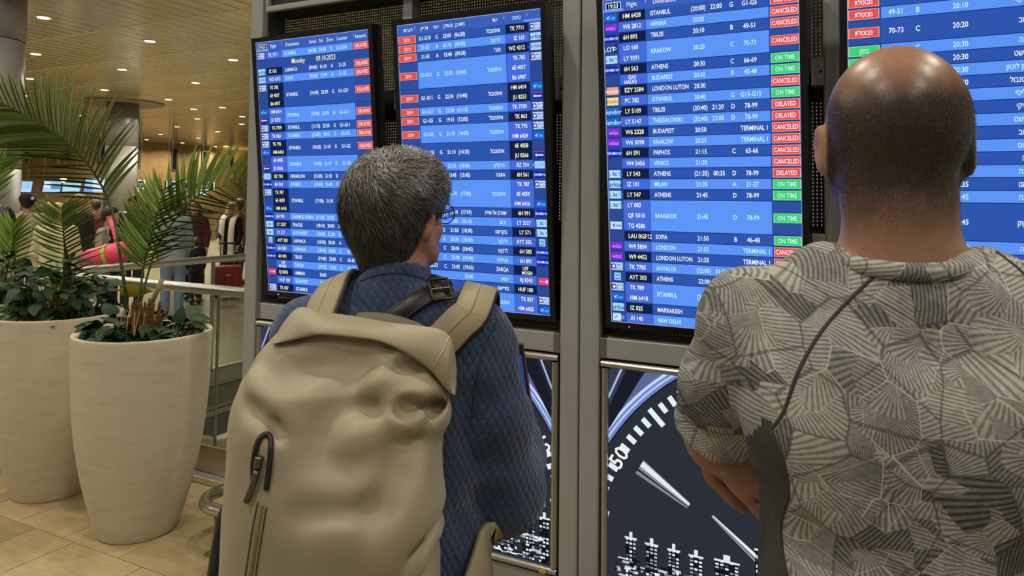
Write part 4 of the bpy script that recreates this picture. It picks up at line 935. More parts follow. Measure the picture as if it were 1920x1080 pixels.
def edges(scale, seed, w):
    vd = N(nt, 'ShaderNodeTexVoronoi', feature='DISTANCE_TO_EDGE', ins={'Scale': scale}); nt.links.new(mapping(nt, (1, 1, 1), (0, 0, seed), (seed*3.1, seed*1.7, 0), flat), vd.inputs['Vector'])
    return M_(nt, 'LESS_THAN', vd.outputs['Distance'], w)
m2 = M_(nt, 'GREATER_THAN', r2, 0.55); m3 = M_(nt, 'GREATER_THAN', r3, 0.68)
def sel_(a, b_, f): return M_(nt, 'ADD', M_(nt, 'MULTIPLY', a, M_(nt, 'SUBTRACT', 1.0, f)), M_(nt, 'MULTIPLY', b_, f))
st_ = sel_(sel_(s1, s2, m2), s3, m3); rt = sel_(sel_(r1, r2, m2), r3, m3)
g = M_(nt, 'ADD', M_(nt, 'MULTIPLY', M_(nt, 'SMOOTH_MIN', st_, 0.5, 0.6), 0.22), M_(nt, 'ADD', 0.22, M_(nt, 'MULTIPLY', rt, 0.40)))
g = M_(nt, 'ADD', g, M_(nt, 'MULTIPLY', M_(nt, 'SUBTRACT', noise(nt, 150, 4, 0.75, flat), 0.5), 0.55))
g = M_(nt, 'ADD', g, M_(nt, 'MULTIPLY', M_(nt, 'SUBTRACT', noise(nt, 9, 3, 0.5, flat), 0.5), 0.7))
colr = ramp(nt, g, [(0.05, lin('#37363a')), (0.45, lin('#7f7d78')), (0.9, lin('#c6c3ba'))])
e1 = edges(13.5, 0.4, 0.014); e2 = M_(nt, 'MULTIPLY', edges(21.0, 1.3, 0.012), m2)
colr = mixc(nt, M_(nt, 'MULTIPLY', e1, 0.6), colr, lin('#45443f')); colr = mixc(nt, M_(nt, 'MULTIPLY', e2, 0.6), colr, lin('#cfcabd'))
nt.links.new(colr, bs.inputs['Base Color']); bs.inputs['Roughness'].default_value = 0.85; bump(nt, bs, noise(nt, 600, 2, 0.6), 0.3, 0.0006)
def submesh(name, V, Fc, mat, par):
    u, inv = np.unique(Fc, return_inverse=True); return link(name, mesh(name, V[u], inv.reshape(Fc.shape), True), mat, par)
shirt = submesh('t_shirt', Vs, Fs[~side], FAN, man); tag(shirt, 'grey jersey printed with fans of thin lines')
sidep = submesh('side_panel', Vs, Fs[side], simple('charcoal_mesh_panel', '#3c3d3c', 0.8, 0, 0.1, 10, 0.3, 900, 0.0006), man); sidep['label'] = 'plain charcoal side panel of the t-shirt'
bpy.context.view_layer.update(); BV = bvh_of([shirt, sidep])
SEAM = simple('dark_stitching', '#3d3c38', 0.9, 0, 0.3, 300)
def seam_line(name, px, r, mat, par, bv, n=50, lift=0.0):
    q = spline(np.array(px, float), n); h = drape(bv, q)
    if len(h) < 3: return None
    P = np.array([a+nn*lift for a, nn in h]); mi = np.array(par.matrix_world.inverted()); P = P@mi[:3, :3].T+mi[:3, 3]
    v, f = tube_geo(P, r, 6); return link(name, mesh(name, v, f, True), mat, par)
seam_line('raglan_seam', [(1672, 492), (1610, 545), (1545, 615), (1500, 690), (1470, 770), (1446, 806)], 0.0026, SEAM, man, BV, 50, -0.0012)
seam_line('raglan_seam', [(1868, 472), (1905, 500), (1930, 525)], 0.0026, SEAM, man, BV, 50, -0.0012)
seam_line('side_seam', SEAMPX, 0.0024, SEAM, man, BV)
# collar band
a_ = np.linspace(0, 2*math.pi, 48, endpoint=False); cp = []
for a in a_:
    x, y = 0.080*math.cos(a), 0.004+0.082*math.sin(a); cp.append((x, y, 1.514-0.006*math.sin(a)-0.013*math.sin(a)**2))
cp = np.array(cp+[cp[0]]); v, f = tube_geo(cp, 0.0105, 8, False, 1.0); link('collar_band', mesh('collar_band', v, f, True), FAN, man)
# trousers and shoes
S = SDF((-0.25, -0.16, 0.04), (0.25, 0.2, 0.97), 0.010)
S.loft([(0.78, 0, 0.02, 0.165, 0.118), (0.95, 0, 0.02, 0.172, 0.12)], 0.03)
for s in (-1, 1): S.chain([(s*0.085, 0.015, 0.84), (s*0.095, 0.02, 0.50), (s*0.10, 0.0, 0.07)], [0.10, 0.075, 0.062], 0.03)
sdf_obj('trousers', S, simple('dark_trousers', '#2a2c33', 0.85, 0, 0.15, 10), man)
for s in (-1, 1):
    S = SDF((s*0.11-0.07, -0.1, 0.0), (s*0.11+0.07, 0.24, 0.13), 0.007); S.chain([(s*0.10, -0.03, 0.048), (s*0.112, 0.08, 0.046), (s*0.12, 0.17, 0.04)], [0.047, 0.046, 0.04], 0.02); S.cut(lambda X, Y, Z: 0.004-Z+0*X+0*Y)
    sdf_obj('shoe', S, simple('black_shoe', '#1b1b1d', 0.5), man)
# ------------------------------------------------------------------ person at left: short grey hair, glasses, quilted blue jacket
WP = at(742, 520, 1.30); WX0, WY0, WT = WP[0], WP[1], math.radians(20)
wom = thing('person', 'grey-haired person with glasses in a quilted blue jacket, seen from behind', 'person', (WX0, WY0, 0), WT)
def wloc(px, py, z):
    q = at(px, py, z)-[WX0, WY0, 0]; return np.array([q[0]*math.cos(-WT)-q[1]*math.sin(-WT), q[0]*math.sin(-WT)+q[1]*math.cos(-WT), q[2]])
WHC = np.array([-0.008, 0.026, 1.570]); WHT = math.radians(-28)                      # head turned right, to the display
wsh_l, wsh_r = np.array([-0.165, 0.0, 1.335]), np.array([0.152, 0.0, 1.338])
wel_r = wloc(952, 930, 1.30); wel_l = np.array([-0.20, 0.08, 1.06]); wwr_r = wloc(981, 800, 1.50); wwr_l = np.array([-0.10, 0.27, 1.13])
PH = wloc(962, 716, 1.47)
def wom_body(S):
    head_sdf(S, WHC, 0.90, 0.025, turn=WHT, S_ears=True)
    S.chain([(0, 0.0, 1.34), (0, 0.005, 1.42), (-0.006, 0.016, 1.51)], [0.056, 0.050, 0.050], 0.025)
    S.loft([(0.80, 0, 0.01, 0.14, 0.10), (0.95, 0, 0.01, 0.15, 0.10), (1.10, 0, 0.01, 0.135, 0.09), (1.26, 0, 0.005, 0.15, 0.09), (1.33, 0, 0, 0.15, 0.07), (1.36, 0, 0, 0.11, 0.05)], 0.04)
    for sh, el, wr in ((wsh_l, wel_l, wwr_l), (wsh_r, wel_r, wwr_r)):
        S.chain([sh, el], [0.048, 0.036], 0.03); S.chain([el, el*0.6+wr*0.4, wr], [0.036, 0.036, 0.024], 0.02)
    for s in (-1, 1):
        S.chain([(s*0.08, 0.01, 0.86), (s*0.09, 0.015, 0.48), (s*0.095, 0.0, 0.08)], [0.085, 0.055, 0.04], 0.03); S.chain([(s*0.095, -0.02, 0.05), (s*0.11, 0.13, 0.038)], [0.036, 0.032], 0.03)
ph_dir = np.array([-0.05, 0.25, 1.0])
def wom_hand(S): hand_sdf(S, wwr_r, PH-wwr_r+[0, 0, -0.035], np.array([0.75, 0.5, 0.1]), 0.93, (0.45, 0.5, 0.55, 0.6), 1, 0.2)
S = SDF((-0.34, -0.15, 0.0), (0.36, 0.48, 1.74), 0.0075); wom_body(S); wom_hand(S); S.cut(lambda X, Y, Z: np.minimum(Z-1.43, 0.02)+0*X+0*Y); Vb, Fb = S.nets(); Vb = relax(Vb, Fb, 1)
S = SDF((-0.12, -0.13, 1.40), (0.14, 0.18, 1.72), 0.0035); wom_body(S); S.cut(lambda X, Y, Z: np.minimum(1.42-Z, 0.02)+0*X+0*Y); Vh, Fh = S.nets(); Vh = relax(Vh, Fh, 2)
SKW = skin_mat('skin_warm', lin('#a8765a'), 0.45)
link('body', mesh('body', np.vstack([Vb, Vh]), np.vstack([Fb, Fh+len(Vb)]), True), SKW, wom)
# hair: close cap plus several thousand combed strands
def hl(P):                                            # local -> head frame
    d = np.asarray(P)-WHC; c, s = math.cos(-WHT), math.sin(-WHT); return np.stack([d[..., 0]*c-d[..., 1]*s, d[..., 0]*s+d[..., 1]*c, d[..., 2]], -1)
def hw(P):
    c, s = math.cos(WHT), math.sin(WHT); P = np.asarray(P); return np.stack([P[..., 0]*c-P[..., 1]*s, P[..., 0]*s+P[..., 1]*c, P[..., 2]], -1)+WHC
S = SDF((-0.14, -0.15, 1.42), (0.14, 0.18, 1.74), 0.0045)
R3 = Matrix.Rotation(WHT, 3, 'Z')
for c_, r_ in (((0, -0.002, 0.020), (0.083, 0.099, 0.082)), ((0, -0.028, -0.010), (0.084, 0.080, 0.084)), ((0, 0.03, 0.040), (0.070, 0.075, 0.055)), ((0, -0.036, -0.060), (0.062, 0.05, 0.058)), ((0, -0.028, -0.100), (0.050, 0.036, 0.046)), ((0, -0.024, -0.132), (0.047, 0.034, 0.04))):
    S.ell(hw(np.array(c_)), r_, 0.03, rot=R3)
fc = hw(np.array([0, 0.125, -0.05])); S.ell(fc, (0.074, 0.075, 0.088), 0.012, 'sub', rot=R3)         # face opening
for s in (-1, 1): S.ell(hw(np.array([s*0.09, 0.022, -0.052])), (0.03, 0.036, 0.048), 0.012, 'sub', rot=R3)   # around the ears
n1h = vnoise(31, 90, 6); S.disp(lambda X, Y, Z: 0.0016*n1h(X, Y, Z))
Vc, Fc_ = S.nets(); Vc = relax(Vc, Fc_, 1)
HAIRC = simple('grey_hair_under', '#2a2725', 0.6, 0, 0.4, 60)
link('hair_cap', mesh('hair_cap', Vc, Fc_, True), HAIRC, wom)
Ps, Ns = surf_samples(Vc, Fc_, 26000, RNG); H_ = hl(Ps); keep = (H_[:, 1] < 0.085)
Ps, Ns, H_ = Ps[keep], Ns[keep], H_[keep]
# combing: away from a crown whorl, down the back, forward over the top and sides
wh = np.array([0.0, -0.055, 0.055]); d = H_-wh; d /= np.linalg.norm(d, axis=1)[:, None]; sw = np.cross(np.array([0, -0.6, 0.8]), d)
flow = hw(d+0.5*sw+np.c_[np.zeros(len(d)), np.zeros(len(d)), -0.25*np.ones(len(d))])-WHC
cl = vnoise(12, 60, 5); cl2 = vnoise(13, 60, 5); jit = np.c_[cl(*Ps.T), cl2(*Ps.T), cl(*(Ps*1.3).T)]*0.9+RNG.normal(size=Ps.shape)*0.22
flow = flow+jit; flow -= Ns*(flow*Ns).sum(1)[:, None]; flow /= np.linalg.norm(flow, axis=1)[:, None]
Ln = RNG.uniform(0.012, 0.026, len(Ps))*np.clip((H_[:, 2]+0.13)/0.10, 0.3, 1.0); lift = RNG.uniform(0.08, 0.5, len(Ps))
sd = np.cross(flow, Ns); wd_ = RNG.uniform(0.00035, 0.0007, len(Ps))[:, None]
p0 = Ps-Ns*0.001; p1 = Ps+flow*(Ln*0.5)[:, None]+Ns*(lift*Ln*0.55)[:, None]; p2 = Ps+flow*Ln[:, None]+Ns*(lift*Ln*0.5)[:, None]+np.array([0, 0, -0.15])*Ln[:, None]
V5 = np.stack([p0-sd*wd_, p0+sd*wd_, p1-sd*wd_*0.8, p1+sd*wd_*0.8, p2], 1)
# mixed natural greys, overhead light worked into the tone: darker nape, lighter crown
gz = np.clip((H_[:, 2]+0.08)/0.14, 0, 1); tone = RNG.random(len(Ps))*0.72+gz*0.50+0.2*cl(*(Ps*0.7).T)
names = ['hair_dark', 'hair_mid', 'hair_light']; HM = [simple('strand_dark', '#2a2624', 0.42), simple('strand_grey', '#5f5a54', 0.42), simple('strand_silver', '#a8a298', 0.4)]
for i, (lo, hi) in enumerate(((-9, 0.60), (0.60, 1.0), (1.0, 9))):
    q = (tone >= lo) & (tone < hi); v = V5[q].reshape(-1, 3); n = q.sum(); b0 = np.arange(n)*5
    fq = [[a, a+1, a+3, a+2] for a in b0]+[[a+2, a+3, a+4] for a in b0]; o = link('hair_strands', mesh('hair_strands', v, fq, True), HM[i], wom); o['kind'] = 'stuff'
# jacket
def jacket(S):
    S.loft([(0.78, 0, 0.01, 0.185, 0.14), (0.90, 0, 0.01, 0.180, 0.135), (1.05, 0, 0.01, 0.165, 0.122), (1.20, 0, 0.008, 0.17, 0.118), (1.28, 0, 0.0, 0.178, 0.105), (1.335, 0, 0.0, 0.166, 0.084), (1.365, 0, 0.0, 0.12, 0.066)], 0.04, p=2.3)
    S.chain([(-0.155, 0, 1.322), (-0.07, -0.004, 1.370), (0, -0.006, 1.388), (0.07, -0.004, 1.370), (0.158, 0, 1.326)], [0.052, 0.048, 0.05, 0.048, 0.052], 0.05)
    for sh, el, wr in ((wsh_l, wel_l, wwr_l), (wsh_r, wel_r, wwr_r)):
        S.chain([sh, sh*0.5+el*0.5+[0.006, -0.01, 0], el], [0.062, 0.061, 0.062], 0.03); S.chain([el, el*0.35+wr*0.65, el*0.1+wr*0.9], [0.064, 0.052, 0.046], 0.02)
    S.chain([(0, 0.004, 1.385), (-0.003, 0.010, 1.437)], [0.070, 0.064], 0.015)                      # stand collar
S = SDF((-0.36, -0.19, 0.76), (0.40, 0.46, 1.49), 0.0055); jacket(S)
nj, nj2 = vnoise(21, 25), vnoise(22, 55); S.disp(lambda X, Y, Z: 0.004*nj(X, Y, Z)+0.0018*nj2(X, Y, Z)+0.003*np.sin(60*Z+12*X+8*Y)*np.exp(-((Z-wel_r[2]-0.06)/0.07)**2)*(X > 0.12))
S.cone((-0.002, 0.014, 1.42), (-0.002, 0.022, 1.52), 0.056, 0.064, 0.004, 'sub')
for el, wr in ((wel_l, wwr_l), (wel_r, wwr_r)): dd = (wr-el)/np.linalg.norm(wr-el); S.cone(wr-dd*0.05, wr+dd*0.05, 0.036, 0.04, 0.0, 'sub')
S.cut(lambda X, Y, Z: 0.79-Z+0*X+0*Y)
m, nt, bs = nmat('quilted_jersey'); QUI = m
co = obj_co(nt); sp = N(nt, 'ShaderNodeSeparateXYZ'); nt.links.new(co, sp.inputs[0])
uu = M_(nt, 'ADD', sp.outputs[0], M_(nt, 'MULTIPLY', sp.outputs[1], 0.8)); wob = M_(nt, 'MULTIPLY', M_(nt, 'SUBTRACT', noise(nt, 40, 3), 0.5), 0.006)
def tri(a, p): return M_(nt, 'ABSOLUTE', M_(nt, 'SUBTRACT', M_(nt, 'FRACT', M_(nt, 'DIVIDE', a, p)), 0.5))
d1 = M_(nt, 'ADD', M_(nt, 'ADD', uu, M_(nt, 'MULTIPLY', sp.outputs[2], 0.62)), wob); d2 = M_(nt, 'ADD', M_(nt, 'SUBTRACT', uu, M_(nt, 'MULTIPLY', sp.outputs[2], 0.62)), wob)
h1 = M_(nt, 'POWER', M_(nt, 'MULTIPLY', M_(nt, 'SUBTRACT', 0.5, tri(d1, 0.0165)), 2.0), 0.45); h2 = M_(nt, 'POWER', M_(nt, 'MULTIPLY', M_(nt, 'SUBTRACT', 0.5, tri(d2, 0.0165)), 2.0), 0.45)
hh = M_(nt, 'MULTIPLY', h1, h2); mel = noise(nt, 260, 4, 0.7)
c0 = ramp(nt, M_(nt, 'ADD', M_(nt, 'MULTIPLY', noise(nt, 14, 4), 0.45), M_(nt, 'MULTIPLY', mel, 0.55)), [(0.3, lin('#1d2a44')), (0.7, lin('#3c4f74'))])
nt.links.new(mixc(nt, M_(nt, 'LESS_THAN', hh, 0.22), c0, lin('#1f2a40')), bs.inputs['Base Color']); bs.inputs['Roughness'].default_value = 0.9; bs.inputs['Sheen Weight'].default_value = 0.25
bump(nt, bs, M_(nt, 'ADD', hh, M_(nt, 'MULTIPLY', mel, 0.15)), 0.75, 0.003)
jk = sdf_obj('quilted_jacket', S, QUI, wom, 1)
# collar fold line and shoulder seam
bpy.context.view_layer.update(); BW = bvh_of([jk])
seam_line('collar_seam', [(676, 527), (712, 515), (750, 512), (790, 522), (812, 536)], 0.0016, simple('navy_thread', '#232b3c', 0.9), wom, BW)
seam_line('sleeve_seam', [(930, 607), (905, 660), (890, 730), (884, 800)], 0.0016, simple('navy_thread2', '#262f41', 0.9), wom, BW)
# trousers, shoes
S = SDF((-0.25, -0.16, 0.04), (0.25, 0.2, 0.93), 0.010); S.loft([(0.76, 0, 0.01, 0.16, 0.115), (0.92, 0, 0.01, 0.155, 0.11)], 0.03)
for s in (-1, 1): S.chain([(s*0.08, 0.01, 0.82), (s*0.09, 0.015, 0.48), (s*0.095, 0.0, 0.07)], [0.098, 0.07, 0.055], 0.03)
sdf_obj('trousers', S, simple('navy_trousers', '#252a36', 0.85, 0, 0.15, 10), wom)
for s in (-1, 1):
    S = SDF((s*0.10-0.07, -0.1, 0.0), (s*0.10+0.07, 0.22, 0.12), 0.007); S.chain([(s*0.095, -0.03, 0.044), (s*0.105, 0.07, 0.042), (s*0.112, 0.145, 0.037)], [0.043, 0.042, 0.037], 0.02); S.cut(lambda X, Y, Z: 0.004-Z+0*X+0*Y)
    sdf_obj('shoe', S, simple('dark_shoe', '#2b2725', 0.5), wom)
# glasses, worn by the person: a thing of its own
gl = thing('glasses', 'thin dark rimmed glasses on the grey-haired person', 'glasses', tuple(np.array([WX0, WY0, 0])), WT)
GM = simple('glasses_metal', '#1d1c1f', 0.3, 0.8)
LM, nt, bs = nmat('glasses_lens'); bs.inputs['Base Color'].default_value = (0.85, 0.92, 0.97, 1); bs.inputs['Transmission Weight'].default_value = 1; bs.inputs['Roughness'].default_value = 0.02; bs.inputs['IOR'].default_value = 1.1
for s in (-1, 1):
    a = np.linspace(0, 2*math.pi, 28); R_ = hw(np.c_[s*0.033+0.026*np.cos(a), 0.104-0.006*np.abs(np.cos(a)), -0.020+0.019*np.sin(a)])
    v, f = tube_geo(R_, 0.0011, 6, False); link('rim', mesh('rim', v, f, True), GM, gl); me = mesh('lens', R_[:-1], [list(range(27))]); link('lens', me, LM, gl)
    T_ = hw(spline(np.array([(s*0.060, 0.099, -0.014), (s*0.075, 0.075, -0.013), (s*0.081, 0.03, -0.018), (s*0.083, 0.002, -0.022), (s*0.082, -0.012, -0.035)]), 16)); v, f = tube_geo(T_, 0.0013, 6); link('temple_arm', mesh('temple_arm', v, f, True), GM, gl)
v, f = tube_geo(hw(spline(np.array([(-0.008, 0.103, -0.016), (0, 0.106, -0.012), (0.008, 0.103, -0.016)]), 8)), 0.0011, 6); link('bridge', mesh('bridge', v, f, True), GM, gl)
# phone held in the right hand
PW_ = at(958, 716, 1.47); ph = thing('smartphone', 'smartphone with dark case held up by the grey-haired person', 'phone', tuple(PW_), math.radians(38)); ph.rotation_euler = (math.radians(-12), math.radians(-8), math.radians(30))
b = MB(); b.box(-0.037, 0.037, -0.005, 0.005, -0.075, 0.075); b.build('case', simple('phone_case', '#5a3a34', 0.4), ph, bevel=0.004)
b = MB(); b.box(-0.033, 0.033, -0.0056, -0.0052, -0.071, 0.071); b.build('screen', simple('phone_glass', '#0c0e14', 0.1), ph)
fl_ = Flat(); fl_.rect(-0.029, -0.03, 0.029, 0.05, '#2c3d86', 0); fl_.rect(-0.02, -0.02, 0.02, 0.0, '#6f86d6', 1); fl_.rect(-0.022, 0.012, 0.018, 0.04, '#182250', 1); fo = fl_.build('display', ph); fo.location = (0, -0.0060, 0)
# ------------------------------------------------------------------ beige roll-top backpack on the person's back
m, nt, bs = nmat('beige_canvas'); CAN = m
ft = noise(nt, 700, 3, 0.7); fb_ = noise(nt, 6, 4, 0.5)
nt.links.new(ramp(nt, M_(nt, 'ADD', M_(nt, 'MULTIPLY', ft, 0.35), M_(nt, 'MULTIPLY', fb_, 0.65)), [(0.3, lin('#8c8268')), (0.7, lin('#a69a7e'))]), bs.inputs['Base Color'])
bs.inputs['Roughness'].default_value = 0.55; bs.inputs['Sheen Weight'].default_value = 0.1; bump(nt, bs, ft, 0.15, 0.0006)
pk = thing('backpack', 'large beige roll-top backpack worn on the back of the blue jacket', 'backpack', (WX0, WY0, 0), WT)
def gfold(X, Y, Z, a, b_, w, h):
    a, b_ = np.array(a, np.float32), np.array(b_, np.float32); ab = b_-a; t = np.clip(((X-a[0])*ab[0]+(Y-a[1])*ab[1]+(Z-a[2])*ab[2])/(ab@ab), 0, 1)
    q = (X-a[0]-t*ab[0])**2+(Y-a[1]-t*ab[1])**2+(Z-a[2]-t*ab[2])**2
    return h*(np.exp(-q/(2*w*w))-0.55*np.exp(-q/(2*(2.4*w)**2)))
S = SDF((-0.24, -0.42, 0.78), (0.20, -0.08, 1.45), 0.005)
PX = -0.022
S.loft([(0.80, PX, -0.225, 0.150, 0.085), (0.88, PX, -0.230, 0.160, 0.102), (1.0, PX, -0.232, 0.160, 0.108), (1.12, PX, -0.230, 0.158, 0.106), (1.22, PX, -0.228, 0.156, 0.098), (1.30, PX, -0.222, 0.152, 0.080), (1.335, PX, -0.212, 0.134, 0.055), (1.37, PX, -0.205, 0.10, 0.035)], 0.02, p=2.9)
S.ell((PX, -0.30, 1.06), (0.10, 0.05, 0.16), 0.05)
# pleats: photo lines carried onto the smooth pack surface before displacing it
pf_ = [([(510, 650), (575, 637), (640, 640), (710, 646), (760, 670), (810, 702), (835, 735)], 0.010, 0.003), ([(768, 748), (800, 736), (838, 730)], 0.008, -0.013),
       ([(792, 757), (815, 762), (836, 752)], 0.010, 0.012), ([(790, 752), (786, 775), (780, 800)], 0.007, -0.010), ([(752, 768), (770, 760), (780, 757)], 0.009, 0.014), ([(725, 700), (760, 690), (790, 684)], 0.010, 0.008), ([(680, 730), (740, 700)], 0.014, -0.008),
       ([(483, 750), (505, 780), (530, 815)], 0.012, 0.010), ([(465, 685), (490, 740), (512, 795)], 0.011, -0.011), ([(540, 712), (600, 690), (670, 676)], 0.02, 0.005), ([(835, 900), (815, 960), (770, 1040)], 0.012, 0.008), ([(840, 960), (800, 1030), (780, 1079)], 0.009, -0.008),
       ([(550, 965), (630, 960), (710, 955)], 0.016, 0.004), ([(700, 800), (640, 830)], 0.02, -0.006), ([(760, 850), (720, 930), (690, 1000)], 0.018, 0.005)]
pack_tmp = sdf_obj('tmp', S, None, pk, 1); bpy.context.view_layer.update(); _b = bvh_of([pack_tmp]); _mi = np.array(pk.matrix_world.inverted()); pf3 = []
for px, w, h in pf_:
    q = drape(_b, spline(np.array(px, float), 8))
    P3 = [(_mi[:3, :3]@p+_mi[:3, 3]) for p, n in q]
    for a, b_ in zip(P3[:-1], P3[1:]):
        if np.linalg.norm(a-b_) < 0.08: pf3.append((a, b_, w, h*1.2))
bpy.data.objects.remove(pack_tmp)
nq, nq2 = vnoise(41, 14), vnoise(42, 34)
def pdisp(X, Y, Z):
    o = 0.005*nq(X, Y, Z)+0.0022*nq2(X, Y, Z)
    return o
S.disp(pdisp)
for a, b_, w, h in pf3:
    g_ = S._reg(np.minimum(a, b_), np.maximum(a, b_), 5*w)
    if g_: S.D[g_[0]] += gfold(*g_[1:], a, b_, w, h).astype(np.float32)
bodyp = sdf_obj('main_body', S, CAN, pk, 2)
# folded roll-top flap: a thick sheet creased along its top and hanging over the front
bpy.context.view_layer.update(); _bb = bvh_of([bodyp]); _mi = np.array(pk.matrix_world.inverted()); nfl = 70
up_px = spline(np.array([(513, 636), (535, 600), (562, 576), (600, 584), (660, 592), (730, 604), (790, 611), (828, 619), (848, 640), (856, 690), (855, 722)], float), nfl)
lo_px = spline(np.array([(511, 645), (540, 640), (575, 632), (602, 628), (660, 633), (710, 640), (760, 662), (806, 694), (833, 727), (846, 738), (853, 742)], float), nfl)
ss = np.linspace(0, 1, nfl); dep_u = np.interp(ss, [0, 0.2, 0.5, 0.8, 1], [1.10, 1.10, 1.075, 1.05, 1.06])
secs = []; nfw = vnoise(51, 26)
for i in range(nfl):
    h = drape(_bb, [lo_px[i]]); dl = 1.02
    if h: dl = float((h[0][0]-CAM)@FWD)-0.016
    dl = min(dl, dep_u[i]-0.01); dl = max(dl, 0.93)
    secs.append((at(up_px[i][0], up_px[i][1], dep_u[i]), dl))
dls = np.array([q[1] for q in secs])
for _ in range(25): dls[1:-1] = (dls[:-2]+dls[1:-1]*2+dls[2:])/4
U3 = np.array([q[0] for q in secs]); L3 = np.array([at(lo_px[i][0], lo_px[i][1], dls[i]) for i in range(nfl)])
loop = []; tt = np.linspace(0, 1, 12)
for i in range(nfl):
    vw = ray(*(0.5*(up_px[i]+lo_px[i]))); vw = vw/np.linalg.norm(vw); sec = [U3[i]+vw*0.05+np.array([0, 0, -0.03]), U3[i]+vw*0.02+np.array([0, 0, -0.004])]
    gap = np.linalg.norm(U3[i]-L3[i])
    for t in tt:
        p = U3[i]*(1-t)+L3[i]*t; bl = 0.20*gap*math.sin(math.pi*t)**0.8+0.003*float(nfw(p[0], p[1], p[2]))*math.sin(math.pi*t); sec.append(p-vw*bl)
    sec += [L3[i]+vw*0.006+np.array([0, 0, 0.001]), L3[i]*0.6+U3[i]*0.4+vw*0.03]
    loop.append(sec)
loop = np.array(loop); mlen = loop.shape[1]; Vf = loop.reshape(-1, 3)@_mi[:3, :3].T+_mi[:3, 3]
Ff = [[i*mlen+j_, i*mlen+(j_+1) % mlen, (i+1)*mlen+(j_+1) % mlen, (i+1)*mlen+j_] for i in range(nfl-1) for j_ in range(mlen)]+[list(range(mlen))[::-1], [(nfl-1)*mlen+k_ for k_ in range(mlen)]]
flap = link('roll_top_flap', mesh('roll_top_flap', Vf, Ff, True), CAN, pk)
# side pocket, low on the right
S = SDF((0.05, -0.38, 0.78), (0.22, -0.10, 1.12), 0.005); S.loft([(0.80, 0.118, -0.225, 0.045, 0.085), (0.98, 0.122, -0.225, 0.042, 0.086), (1.03, 0.124, -0.215, 0.036, 0.07)], 0.02, p=2.6)
S.disp(lambda X, Y, Z: 0.003*nq2(X, Y, Z)); S.cut(lambda X, Y, Z: (Z-1.02)-0.55*(-Y-0.22)+0*X); sdf_obj('side_pocket', S, CAN, pk, 1)
bpy.context.view_layer.update(); BP = bvh_of([bodyp, flap])
ZIP = simple('zip_tape', '#7f765c', 0.6); BLK = simple('black_webbing', '#191919', 0.6, 0, 0.2, 200); PUL = simple('gunmetal_puller', '#6d675a', 0.35, 0.8)
def lop(name, px, r, mat, par=pk, n=40, lift=0.0, bv=None): return seam_line(name, px, r, mat, par, bv or BP, n, lift)
lop('zip_tape', [(492, 945), (484, 990), (476, 1040), (470, 1079)], 0.0035, ZIP); lop('zip_edge', [(484, 940), (474, 990), (466, 1040), (460, 1079)], 0.0015, PUL); lop('zip_edge', [(500, 950), (492, 1000), (484, 1050), (480, 1079)], 0.0015, PUL)
lop('zip_garage', [(478, 905), (478, 865), (486, 828), (498, 816), (508, 828), (507, 870), (501, 918)], 0.0042, BLK, lift=0.002)
lop('zip_slider', [(490, 855), (487, 875)], 0.006, PUL, lift=0.004, n=6); pl_ = lop('zip_puller', [(488, 880), (478, 915), (468, 940)], 0.0045, PUL, lift=0.006, n=10)
lop('flap_seam', [(843, 628), (832, 655), (812, 690)], 0.0012, simple('beige_thread', '#b5aa8a', 0.7), bv=BP)
# shoulder straps follow the jacket
def strap(name, pts, w, th, mat, par, off=0.003, n=60, bv=None, push=True):
    P = spline(np.array(pts, float), n); mw = np.array(par.matrix_world); out = []; nn = []
    for p in P:
        g = mw[:3, :3]@p+mw[:3, 3]; h = (bv or BW).find_nearest(Vector(g)); q, no = np.array(h[0]), np.array(h[1])
        s_ = (g-q)@no
        if push and s_ < off: g = q+no*off
        nl = mw[:3, :3].T@no; out.append(mw[:3, :3].T@(g-mw[:3, 3])); nn.append(nl)
    out = np.array(out); nn = np.array(nn)
    for _ in range(3): nn[1:-1] = (nn[:-2]+nn[1:-1]+nn[2:])/3
    nn /= np.linalg.norm(nn, axis=1)[:, None]
    v, f = ribbon_geo(out, nn, w, th); return link(name, mesh(name, v, f, True), mat, par), out, nn
STR = simple('strap_canvas', '#978b6c', 0.6, 0, 0.06, 30, 0.2, 600, 0.0006); EDG = simple('strap_edge', '#1e1c1a', 0.7)
for s in (-1, 1):
    x = s*0.098+(-0.004)
    if s > 0:
        _m = np.array(pk.matrix_world.inverted()); hd = [(_m[:3, :3]@p+_m[:3, 3]) for p, n in drape(BW, [(815, 652), (838, 630), (862, 606), (884, 586)])]
        x = hd[-1][0]
    pts = [(x*0.9, -0.165, 1.30), (x, -0.115, 1.36), (x, -0.06, 1.41), (x, 0.0, 1.43), (x, 0.06, 1.40), (x*0.98, 0.12, 1.28), (x*1.15, 0.125, 1.12), (s*0.165, 0.02, 1.02), (s*0.17, -0.08, 0.96), (s*0.15, -0.15, 0.90)]
    if s > 0: pts = [hd[0]+np.array([0, -0.02, -0.03])]+hd+[(x+0.004, 0.02, 1.415), (x, 0.075, 1.37), (x*0.98, 0.115, 1.26), (x*1.0, 0.12, 1.12), (0.165, 0.02, 1.02), (0.17, -0.08, 0.96), (0.15, -0.15, 0.90)]
    so, P_, n_ = strap('shoulder_strap', pts, 0.060, 0.010, STR, pk)
    v, f = tube_geo(P_[:34]+n_[:34]*0.0102, 0.0012, 5); link('strap_seam', mesh('strap_seam', v, f, True), simple('strap_thread', '#857a5e', 0.7), so)
    v, f = ribbon_geo(P_[:40], n_[:40], 0.067, 0.004); link('strap_edging', mesh('strap_edging', v, f), EDG, so)
